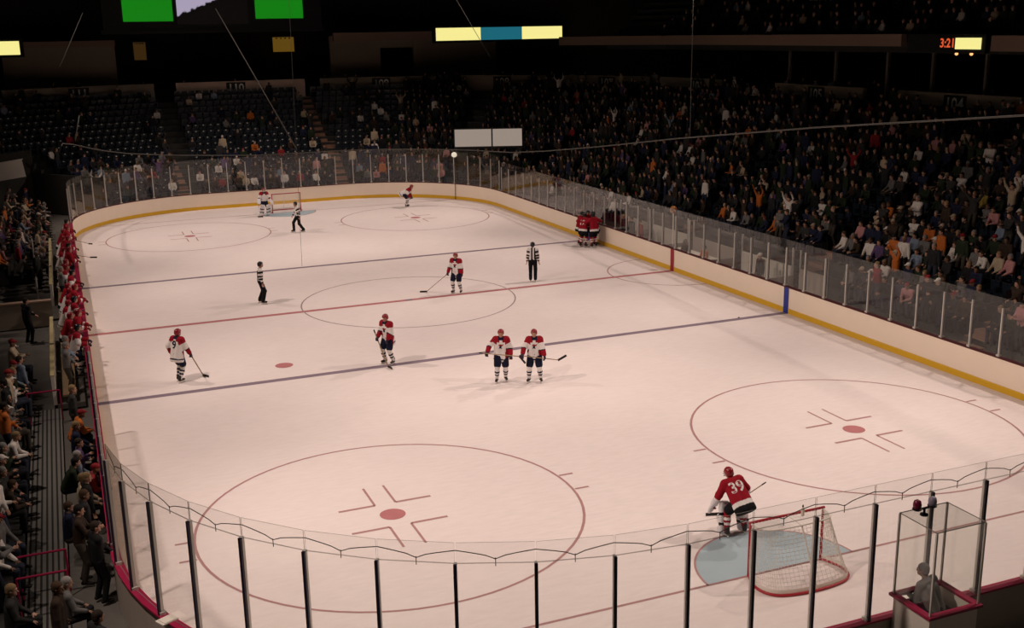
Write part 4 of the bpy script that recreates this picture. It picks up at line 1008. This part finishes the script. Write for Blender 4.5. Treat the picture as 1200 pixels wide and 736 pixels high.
mb = MB(); mb.box((0, 0, 1.03), (1.32, .16, .03), 'fascia'); mb.build('coping', p)
for x, y, h, lab in ((-14.9, 12.0, 2.0, 'thin pale pole beside the far end of the bench walkway'), (-14.75, 6.0, 1.3, 'short pale pole in the dark walkway behind the bench')):
    mb = MB(); mb.tube([(0, 0, 0), (0, 0, h)], .035, 'aluminium', 8); mb.lathe((0, 0, 0), [(.12, 0), (.12, .02), (.04, .03)], 'aluminium', 10); tag(mb.build('pole', None, (x, y, 0)), lab, 'pole')
# left stand rows (near and far) and striped walkway
mb = MB()
for k in range(5): mb.box((-15.35 - .85 * k, -21, .15 + .19 * k), (.425, 12.5, .2 + .19 * k), 'concrete_dark')
tag(mb.build('stand_left_near'), 'dark stepped stand along the near left side', kind='structure')
mb = MB()
for k in range(5): mb.box((-15.5 - .85 * k, 21.3, .2 + .19 * k), (.425, 10.0, .2 + .19 * k), 'concrete_dark')
tag(mb.build('stand_left_far'), 'dark stepped stand along the far left side', kind='structure')
wk = tag((lambda mb: (mb.box((-14.45, -19, .02), (.42, 10, .04), 'walk_grey'), mb.build('walkway'))[1])(MB()), 'grey ribbed metal walkway between the left rows', kind='structure')
for k in range(7):
    mb = MB(); mb.box((-14.8 + .117 * k, -19, .05), (.022, 10, .012), 'concrete_dark'); mb.build('rib', wk)
for q, y in enumerate((-21.6, -22.6, -10.2)):
    e = empty('handrail', (-14.45, y, .06)); tag(e, 'red handrail across the left walkway, %s' % ('upper one of the near pair', 'lower one of the near pair', 'beside the end of the bench')[q], 'rail', 'red handrails on the left')
    mb = MB(); mb.tube([(-.45, 0, .95), (.45, 0, .95)], .025, 'rail_red', 8); mb.build('rail', e)
    for sx in (-1, 1): mb = MB(); mb.tube([(sx * .45, 0, 0), (sx * .45, 0, .95)], .022, 'rail_red', 8); mb.build('post', e)
GL = 'spectators along the left side'
nl = 0
def lp(x, y, z, pose, top, face_deg, lab, hat=None, hc=None, bottom=None, group=GL):
    global nl; nl += 1
    hat_ = int(bool(hat)); c = COLS[hat] if hat else (hc or RNG.choice(HAIRC)[1])
    return spectator((x, y, z), face_deg * D2R, pose, top, hat_, c, lab, group, bottom)
# rz: facing +x (towards the ice) is -90
lp(-13.42, -22.2, 0, 'stand_arms', 'black', -70, 'tall person in black suit standing at the near left corner glass', bottom=(.012, .012, .014))
lp(-13.50, -19.4, 0, 'stand_down', 'black', -80, 'person in black jacket standing at the left glass behind the tall one', bottom=(.012, .012, .014))
lp(-13.62, -18.3, 0, 'seat_lap', 'cream', -90, 'person in cream top seated beside the left boards with arm out')
lp(-13.55, -17.6, 0, 'seat_lean', 'red', -95, 'person in red top leaning on the left boards', hat='red')
lp(-13.70, -16.7, 0, 'seat_lap', 'light blue', -90, 'person in light blue top seated by the left glass, grey hair', hc=(.3, .28, .26))
lp(-13.60, -15.8, 0, 'seat_cross', 'purple', -90, 'person in purple top seated by the left glass')
lp(-13.68, -14.4, 0, 'seat_lap', 'navy blue', -90, 'person in navy top seated by the left glass')
lp(-13.75, -13.3, 0, 'seat_lean', 'orange', -80, 'person in orange and red top leaning near the end of the bench', hat='red')
lp(-13.66, -12.4, 0, 'stand_down', 'dark grey', -90, 'person in dark grey jacket standing near the bench end')
lp(-13.58, -20.4, 0, 'stand_down', 'charcoal', -85, 'person in charcoal coat standing between the two in black at the left glass')
lp(-13.72, -21.2, 0, 'stand_clap', 'dark brown', -95, 'person in dark brown coat behind the tall one in black')
lp(-13.95, -19.9, 0, 'seat_lap', 'navy blue', -90, 'person in navy top seated behind the left glass row')
lp(-13.98, -17.0, 0, 'seat_lean', 'dark green', -90, 'person in dark green top seated in the second place from the left glass')
lp(-14.15, -24.6, 0, 'stand_down', 'dark brown', -100, 'dark brown haired person at the bottom left edge of the picture')
lp(-13.55, -25.2, 0, 'seat_lap', 'charcoal', -60, 'person in charcoal jacket seated low at the near corner')
lp(-14.05, -23.6, 0, 'seat_lap', 'grey', -80, 'grey haired person seated below the tall one in black', hc=(.3, .28, .26))
lp(-13.9, -26.0, 0, 'seat_lean', 'black', -80, 'person in black seated at the very bottom of the left corner')
lp(-14.95, -24.2, .35, 'seat_lap', 'dark grey', -90, 'dark seated person at the left picture edge near the bottom')
k = 0
for r_, (x, z) in enumerate(((-15.3, .35), (-16.15, .73))):
    y = -23.2
    while y < -6.5:
        if in_view(x, y, z + 1, 10):
            k += 1; top = RNG.choice(DARK + DARK + LIT); st = RNG.random() < .35
            lp(x, y, z, RNG.choice(['stand_down', 'stand_clap', 'stand_arms']) if st else RNG.choice(['seat_lap', 'seat_lean', 'seat_cross']), top, -90 + RNG.uniform(-25, 25),
               'person in %s top %s in %s left row, %s from the near end' % (top, 'standing' if st else 'seated', ('lower', 'upper')[r_], ordn(k)), hat=RNG.choice([None] * 8 + ['white', 'red']))
        y += RNG.uniform(.75, 1.05)
lp(-15.05, -.2, 0, 'stand_arms', 'black', -60, 'person in dark suit standing with folded arms behind the bench', bottom=(.012, .012, .014), hc=(.012, .01, .009))
lp(-15.1, -8.6, 0, 'stand_down', 'light blue', -60, 'person in light blue shirt standing behind the near bench')
lp(-15.6, -9.6, 0, 'seat_lap', 'cream', -80, 'person in cream top with yellow sleeve near the walkway wall')
lp(-15.3, -12.2, .35, 'stand_down', 'black', 80, 'person in black shirt with arched white print on the back')
k = 0
for x, z in ((-14.75, .05), (-15.5, .4), (-16.35, .78), (-17.2, 1.16)):
    y = 9.5
    while y < 30.6:
        if in_view(x, y, z + 1, 5) and nl < N_LEFT:
            k += 1; top = RNG.choice(DARK + DARK + LIT); st = RNG.random() < .4
            lp(x, y, z, RNG.choice(['stand_down', 'stand_clap']) if st else RNG.choice(['seat_lap', 'seat_lean']), top, -90 + RNG.uniform(-25, 25),
               'person in %s top %s in the far left rows beyond the bench, number %s' % (top, 'standing' if st else 'seated', ordn(k)), hat=RNG.choice([None] * 8 + ['white', 'red']))
        y += RNG.uniform(.7, 1.05)
# bench players: shared player build copied along the bench
def copy_tree(o, parent=None):
    c = o.copy(); C.objects.link(c); c.parent = parent
    for ch in [x for x in o.children]: copy_tree(ch, c)
    return c
Jb = [make_pose(lean=20, pel=(0, 0, .60), feet=((.16, .38, -6), (-.16, .36, 6)), lift=SK, hands=((.22, .46, .80), (-.22, .46, .80)), head=(8, -6)),
      make_pose(lean=14, pel=(0, 0, .93), feet=((.15, .05, -6), (-.15, 0, 6)), lift=SK, hands=((.24, .42, 1.10), (-.24, .42, 1.10)), head=(-10, -8))]
proto = [player('person', Jb[0], (-13.72, 16.4, .18), -1.5, 'bench player in red jersey leaning forward, farthest along the left bench', 'players on the bench', 'red', .024, None, False, helmet_m='helmet_red'),
         player('person', Jb[1], (-13.45, 15.2, .18), -1.6, 'bench player in red jersey standing at the far end of the left bench', 'players on the bench', 'red', .024, None, False, helmet_m='helmet_red'),
         player('person', Jb[0], (-13.72, 14.1, .18), -1.45, 'bench player in white jersey leaning forward at the far end of the left bench', 'players on the bench', 'white', .024, None, False),
         player('person', Jb[1], (-13.45, 17.4, .18), -1.55, 'bench player in white jersey standing, last at the far end of the left bench', 'players on the bench', 'white', .024, None, False, helmet_m='helmet_black')]
ys = [13.0, 12.0, 11.0, 9.9, 8.8, 7.7, 6.6, 3.4, 2.4, 1.4, .4, -.7, -1.8, -2.9, -4.0, -5.1, -6.2]
for q, y in enumerate(ys):
    pr = proto[(0, 1, 2, 3, 1, 0, 2, 3, 0, 2, 1, 2, 3)[q % 13]]; c = copy_tree(pr); c.location = (pr.location.x + RNG.uniform(-.05, .05), y, .18); c.rotation_euler.z = -pi / 2 + RNG.uniform(-.3, .3)
    c['label'] = 'bench player in %s jersey, %s of the left bench row counted from the far end' % ('white' if pr in proto[2:] else 'red', ordn(q + 4))
for q, (y, top) in enumerate(((4.6, 'grey'), (-7.4, 'light blue'), (-8.2, 'grey'))):
    lp(-13.75, y, .18, 'stand_arms', top, -90, 'person in %s jacket standing on the left bench, %s' % (top, ('mid bench', 'near end', 'last before the handrail')[q]), hc=(.2, .19, .18), group='bench staff')
stick((-12.35, 15.1, 1.0), (-13.4, 15.3, 1.35), (.5, .7, -.2), 'stick blade poking over the boards from the far end of the bench', 'sticks at the bench')
stick((-12.4, 11.2, 1.0), (-13.45, 11.0, 1.3), (.8, .2, -.1), 'stick laid over the boards beside the middle of the bench', 'sticks at the bench')
mb = MB(); mb.box((0, 0, 0), (.16, .12, .012), 'white_paint', Matrix.Rotation(.5, 3, 'Z')); mb.box((.02, .0, .018), (.13, .1, .006), 'white_paint', Matrix.Rotation(.5, 3, 'Z')); tag(mb.build('paper_sheet', None, (-12.36, -25.55, BH + .012)), 'white papers lying on the near left corner rail', 'paper')

# ================================================================== GOAL JUDGE BOX
bx0, bx1, by0, by1, bz = -.62, .42, -31.55, -30.68, 1.5
e = empty('goal_judge_booth', ((bx0 + bx1) / 2, (by0 + by1) / 2, 0)); tag(e, 'white goal judge booth with red ledge and clear glass walls behind the near boards', 'booth')
hx, hy = (bx1 - bx0) / 2, (by1 - by0) / 2
mb = MB()
for sx in (-1, 1): mb.box((sx * (hx - .03), 0, bz / 2), (.03, hy, bz / 2), 'white_paint')
mb.box((0, -hy + .03, bz / 2), (hx - .06, .03, bz / 2), 'white_paint'); mb.build('base_wall', e)
mb = MB()
for sx in (-1, 1): mb.box((sx * hx, 0, bz + .02), (.06, hy + .06, .025), 'rail_red')
for sy in (-1, 1): mb.box((0, sy * hy, bz + .02), (hx - .06, .06, .025), 'rail_red')
mb.build('ledge', e)
zt = 3.05
for sx in (-1, 1):
    for sy in (-1, 1): mb = MB(); mb.box((sx * hx, sy * hy, (bz + zt) / 2 + .02), (.016, .016, (zt - bz) / 2 - .02), 'aluminium'); mb.build('corner_post', e)
for c, h in (((-hx, 0, 0), (.006, hy - .02, 0)), ((hx, 0, 0), (.006, hy - .02, 0)), ((0, -hy, 0), (hx - .02, .006, 0)), ((0, hy, 0), (hx - .02, .006, 0))):
    mb = MB(); mb.box((c[0], c[1], (bz + zt) / 2 + .02), (h[0], h[1], (zt - bz) / 2 - .03), 'box_glass'); mb.build('glass_pane', e)
mb = MB(); mb.box((0, 0, zt), (hx, hy, .006), 'box_glass'); mb.build('glass_roof', e)
mb = MB(); tr = [(-hx, -hy, zt + .01), (hx, -hy, zt + .01), (hx, hy, zt + .01), (-hx, hy, zt + .01)]; mb.tube(tr, .010, 'pane_edge', 5, True); mb.build('roof_edge', e)
mb = MB(); mb.box((0, -.1, 1.24), (.38, .22, .03), 'black_metal'); mb.box((0, -.1, .6), (.05, .05, .6), 'black_metal'); mb.build('stool', e)
lp(-.10, -31.15, .82, 'seat_lean', 'grey', 15, 'person in grey jacket seated inside the goal judge booth', hc=(.16, .15, .15), group='booth person')
e = empty('goal_light', (-.35, -30.95, zt + .03)); tag(e, 'forked bracket with red and pale goal lamps on top of the booth', 'lamp')
mb = MB(); mb.lathe((0, 0, 0), [(.09, 0), (.09, .03), (.03, .05), (.025, .16)], 'black_metal', 12); mb.bar((-.22, 0, .16), (.22, 0, .16), .03, .03, 'black_metal'); mb.build('bracket', e)
e.scale = (.78, .78, .78); mat('lamp_red', (.16, .01, .04), .25, .5); mat('lamp_pale', (.26, .23, .30), .25, .5)
for sx, m in ((-1, 'lamp_red'), (1, 'lamp_pale')):
    mb = MB(); mb.lathe((sx * .21, 0, .17), [(.03, 0), (.085, .03), (.095, .12), (.075, .20), (.02, .235)], m, 14); ld = mb.build('beacon', e, smooth=True)
    mb = MB(); mb.lathe((sx * .21, 0, .15), [(.07, 0), (.1, .02), (.1, .05), (.07, .06)], 'black_metal', 14); mb.build('beacon_base', ld)

# ================================================================== RIGHT SIDE: penalty boxes and timekeeper
for q, (y0, y1) in enumerate(((-8.6, -6.9), (-6.3, -2.6), (-2.0, 1.6), (2.2, 5.6), (6.2, 9.2))):
    e = empty('penalty_box_panel', (15.15, (y0 + y1) / 2, 0)); tag(e, 'pale back panel of the officials area behind the right glass, %s from the right' % WORD[q], 'panel', 'pale panels behind the right glass')
    mb = MB(); mb.box((0, 0, .6), (.05, (y1 - y0) / 2, .6), 'white_paint' if q in (1, 3) else 'board_back'); mb.build('panel', e)
    mb = MB(); mb.box((0, 0, 1.55), (.006, (y1 - y0) / 2, .33), 'box_glass'); mb.build('glass_pane', e)
    for sy in (-1, 1): mb = MB(); mb.box((0, sy * ((y1 - y0) / 2 + .03), 1.0), (.03, .03, 1.0), 'aluminium'); mb.build('post', e)
for q, y in enumerate((-6.6, -2.3, 1.9, 5.9)):
    mb = MB(); mb.box((0, 0, 1.45), (.8, .006, .55), 'box_glass'); o = mb.build('glass_divider', None, (14.2, y, 0)); tag(o, 'glass divider between the officials boxes, %s from the right' % WORD[q], 'divider', 'glass dividers')
    mb = MB(); mb.box((0, 0, .44), (.8, .03, .44), 'board_back'); mb.build('base_panel', o)
    mb = MB(); mb.box((.78, 0, 1.45), (.025, .025, .57), 'aluminium'); mb.build('post', o)
e = empty('timekeeper_table', (14.1, -.2, 0)); tag(e, 'timekeeper table behind the right glass at the red line', 'table')
mb = MB(); mb.box((0, 0, .75), (.3, 1.6, .03), 'white_paint'); mb.build('tabletop', e)
for sy in (-1, 1): mb = MB(); mb.box((0, sy * 1.4, .36), (.25, .04, .36), 'board_back'); mb.build('leg', e)
for q, (y, top, hat, lab) in enumerate(((-1.2, 'orange', None, 'person in orange top behind the right glass near the red line'), (-5.6, 'dark grey', 'white', 'person in white cap behind the right glass by the pale panel'),
        (.5, 'dark brown', None, 'person in brown jacket at the timekeeper table'), (5.3, 'black', None, 'person in black suit behind the right glass beyond the huddle'), (6.1, 'charcoal', 'cream', 'person in charcoal coat and cream cap behind the huddle glass'), (4.4, 'red', None, 'person in red behind the right glass nearest the huddle'))):
    lp(14.05 if q < 3 else 13.7, y, 0, 'seat_lap' if q in (0, 2) else 'stand_down', top, 90, lab, hat=hat, group='officials area people')
for q, (y, h) in enumerate(((.5, 1.75),)):
    e = empty('penalty_lamp', (13.3, y, BH)); tag(e, 'round amber brown lamp on a pale post above the right glass', 'lamp')
    mb = MB(); mb.tube([(0, 0, 0), (0, 0, h - .15)], .03, 'white_paint', 8); mb.build('post', e)
    mat('lamp_amber', (.30, .12, .03), .3, .4); mb = MB(); mb.lathe((0, 0, h), [(.06, -.17), (.15, -.1), (.17, 0), (.15, .1), (.06, .17)], 'lamp_amber', 14); mb.build('lamp_globe', e, smooth=True)
# spectator in a white jersey with a dark number, standing out in the right stands
e = empty('far_corner_pole', (11.55, 26.6, 0)); tag(e, 'thin dark pole with a pale lamp head at the far right corner boards', 'pole')
mb = MB(); mb.tube([(0, 0, 0), (0, 0, 3.0)], .02, 'black_metal', 6); mb.build('shaft', e)
mb = MB(); mb.lathe((0, 0, 3.05), [(.08, -.16), (.18, -.08), (.2, 0), (.16, .12), (.05, .18)], 'lamp_white' if 'lamp_white' in MATS else (mat('lamp_white', (.6, .55, .45), emit=(.5, .45, .35)), 'lamp_white')[1], 12); mb.build('lamp_head', e, smooth=True)

# ================================================================== SCREENS, BOARDS AND CABLES
screen_mat('green_led', (.006, .19, .006)); screen_mat('yellow_led', (.93, .84, .30)); screen_mat('teal_led', (.012, .13, .18)); screen_mat('red_led', (.75, .10, .03), 1.0); screen_mat('panel_glow', (.30, .24, .20))
m = bpy.data.materials.new('video_picture'); m.use_nodes = True; nt = m.node_tree; b = nt.nodes['Principled BSDF']; b.inputs['Base Color'].default_value = (.01, .01, .01, 1)
tc = nt.nodes.new('ShaderNodeTexCoord'); sp = nt.nodes.new('ShaderNodeSeparateXYZ'); nt.links.new(tc.outputs['Object'], sp.inputs[0])
nz_ = nt.nodes.new('ShaderNodeTexNoise'); nz_.inputs['Scale'].default_value = 3.0; nt.links.new(tc.outputs['Object'], nz_.inputs['Vector'])
a1 = nt.nodes.new('ShaderNodeMath'); a1.operation = 'MULTIPLY_ADD'; a1.inputs[1].default_value = -.40; nt.links.new(sp.outputs[0], a1.inputs[0]); nt.links.new(sp.outputs[2], a1.inputs[2])
a2 = nt.nodes.new('ShaderNodeMath'); a2.operation = 'MULTIPLY_ADD'; a2.inputs[1].default_value = .5; nt.links.new(nz_.outputs[0], a2.inputs[0]); nt.links.new(a1.outputs[0], a2.inputs[2])
rp_ = nt.nodes.new('ShaderNodeValToRGB'); el = rp_.color_ramp.elements; el[0].position = .0; el[0].color = (.0006, .0006, .0007, 1); el[1].position = .12; el[1].color = (.38, .33, .45, 1)
nt.links.new(a2.outputs[0], rp_.inputs[0]); nt.links.new(rp_.outputs[0], b.inputs['Emission Color']); b.inputs['Emission Strength'].default_value = 1.0; MATS['video_picture'] = m
e = empty('hanging_scoreboard', (-1.2, 45, 12.0)); tag(e, 'dark hanging scoreboard with two green screens and a video picture', 'scoreboard')
mb = MB(); mb.box((0.2, .55, 2.2), (8.2, .4, 2.5), 'black_metal'); mb.box((.2, .5, -.45), (8.4, .5, .15), 'black_metal'); mb.build('housing', e)
def quad_screen(nm, x0, x1, z0, z1, m, dz=0):
    mb = MB(); mb.box(((x0 + x1) / 2, .1, (z0 + z1) / 2), ((x1 - x0) / 2, .06, (z1 - z0) / 2), m); o = mb.build(nm, e)
    mb = MB(); mb.box(((x0 + x1) / 2, .12, z0 - .08), ((x1 - x0) / 2 + .1, .1, .06), 'black_metal'); mb.build('screen_frame', o)
quad_screen('green_screen', -6.55, -2.95, .30, 4.2, 'green_led'); quad_screen('green_screen', 3.25, 6.95, .40, 4.2, 'green_led')
mb = MB(); mb.box((0, 0, 0), (2.65, .06, 1.9), 'video_picture'); mb.build('video_screen', e, (.02, .1, 1.95))
for x in (-6, 6.5): mb = MB(); mb.tube([(x, .6, 4.6), (x, .6, 12)], .05, 'black_metal', 6); mb.build('hanger', e)
def ribbon(nm, label, c, ang, segs, h, depth=.12):
    e = empty(nm, c, ang); tag(e, label, 'led board'); wt = sum(s[0] for s in segs); x = -wt / 2
    mb = MB(); mb.box((0, depth, 0), (wt / 2 + .25, depth, h / 2 + .18), 'black_metal'); mb.build('housing', e)
    for wd, m in segs:
        if m: mb = MB(); mb.box((x + wd / 2, -.02, 0), (wd / 2 - .03, .03, h / 2), m); mb.build('led_panel', e)
        x += wd
    return e
ribbon('ribbon_board', 'yellow and teal ribbon board on the far fascia', (23.2, 46.85, 10.95), 0.0, ((4.1, 'yellow_led'), (3.8, 'teal_led'), (3.9, 'yellow_led')), 1.05)
ribbon('ribbon_board', 'short yellow ribbon board at the left picture edge', (-17.2, 48.6, 10.55), 0.0, ((4.2, 'yellow_led'),), 1.0)
(x, y), n = path(s_r(1.0), DF - .15); e = ribbon('ribbon_clock', 'dark clock board with red digits and a yellow panel on the right fascia', (x, y, 10.12), -pi / 2, ((2.2, None), (1.0, None), (1.75, 'yellow_led')), .56)
text_obj('3:21', .62, 'red_led', e, (.20, -.01, 0), (1, 0, 0), (0, 0, 1), 'clock_digits', .02)
screen_mat('bulb_amber', (1.6, .7, .25))
for q, yy in enumerate((-.35, -1.35)):
    (x, y), n = path(s_r(yy + .6), DF - .05); e2 = empty('spot_lamp', (x, y, 9.62)); tag(e2, 'small amber lamp glowing under the clock board, %s one' % ('left', 'right')[q], 'lamp', 'amber lamps under the clock')
    mb = MB(); mb.lathe((0, 0, 0), [(.03, -.09), (.08, -.05), (.09, 0), (.05, .05)], 'bulb_amber', 10); mb.build('bulb', e2); mb = MB(); mb.lathe((0, 0, .05), [(.06, 0), (.1, .02), (.08, .14)], 'black_metal', 10); mb.build('shade', e2)
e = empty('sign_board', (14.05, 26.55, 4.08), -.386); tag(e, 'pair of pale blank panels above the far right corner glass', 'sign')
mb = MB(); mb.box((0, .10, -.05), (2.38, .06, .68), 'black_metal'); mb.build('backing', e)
for x0, x1 in ((-2.3, .20), (.30, 2.3)): mb = MB(); mb.box(((x0 + x1) / 2, 0, 0), ((x1 - x0) / 2, .03, .58), 'panel_glow'); mb.build('blank_panel', e)  # glow put into the blank panels so they look brightly lit
for sx in (-1, 1): mb = MB(); mb.box((sx * 1.6, .2, -2.0), (.05, .05, 1.55), 'black_metal'); mb.build('leg', e)
e = empty('corner_banner', (-16.4, 31.6, 3.2)); tag(e, 'pale grey banner hanging beside the dark tunnel at the left edge', 'banner')
mb = MB(); mb.box((0, 0, 0), (1.0, .03, .55), 'white_paint', Matrix.Rotation(-.12, 3, 'Y')); mb.build('cloth', e); mb = MB(); mb.tube([(-1.0, 0, .44), (1.0, 0, .68)], .03, 'aluminium', 6); mb.build('rod', e)
def cable(nm, label, pts, r, m='cable_grey', n=5, cat='cable'):
    mb = MB(); mb.tube(pts, r, m, n); return tag(mb.build(nm, smooth=True), label, cat)
pl = [(-13.1, 14, 6.1), (-13.0, 20, 5.7), (-12.46, 25.49, 5.16), (-11.42, 27.26, 4.7), (-10.52, 28.27, 4.4), (-9.24, 29.28, 4.08), (-6.57, 30.45, 3.71), (-3.85, 30.7, 3.52), (-1.07, 30.7, 3.36), (1.8, 30.7, 3.35),
      (4.75, 30.7, 3.34), (7.62, 30.12, 3.33), (10.22, 28.54, 3.33), (12.34, 25.75, 3.4), (13.2, 20.26, 3.7), (13.2, 14.96, 4.27), (13.2, 8.3, 5.1), (13.2, 0, 6.21), (13.1, -10, 7.42), (13.0, -20, 8.5), (13.0, -30, 9.5)]
cable('netting_cable', 'long pale netting cable curving round the far end above the glass', pl, .032)
cable('hanging_wire', 'pale diagonal wire running from the scoreboard down to the far netting cable', [(-2.92, 30.7, 12.86), (1.70, 30.7, 3.6)], .035)
cable('hanging_wire', 'faint wire hanging in front of the left concourse wall', [(-10.94, 30.6, 12.68), (-12.6, 30.6, 9.5)], .02)
cable('hanging_wire', 'faint diagonal wire beside the yellow and teal ribbon board', [(13.47, 30.6, 13.28), (15.92, 30.6, 9.29)], .02)
cable('hanging_wire', 'short pale wire above the left end of the netting cable', [(-11.9, 25.6, 6.8), (-12.3, 25.6, 5.35)], .03)
cable('hanging_wire', 'thin vertical wire before the right upper deck', [(13.2, -1.0, 13.0), (13.2, -1.0, 6.4)], .015)
cable('hanging_wire', 'hair thin vertical wire hanging over the ice near the far official', [(-3.30, 5.0, 14.0), (-3.53, 5.0, .88)], .007, 'rope_dark')
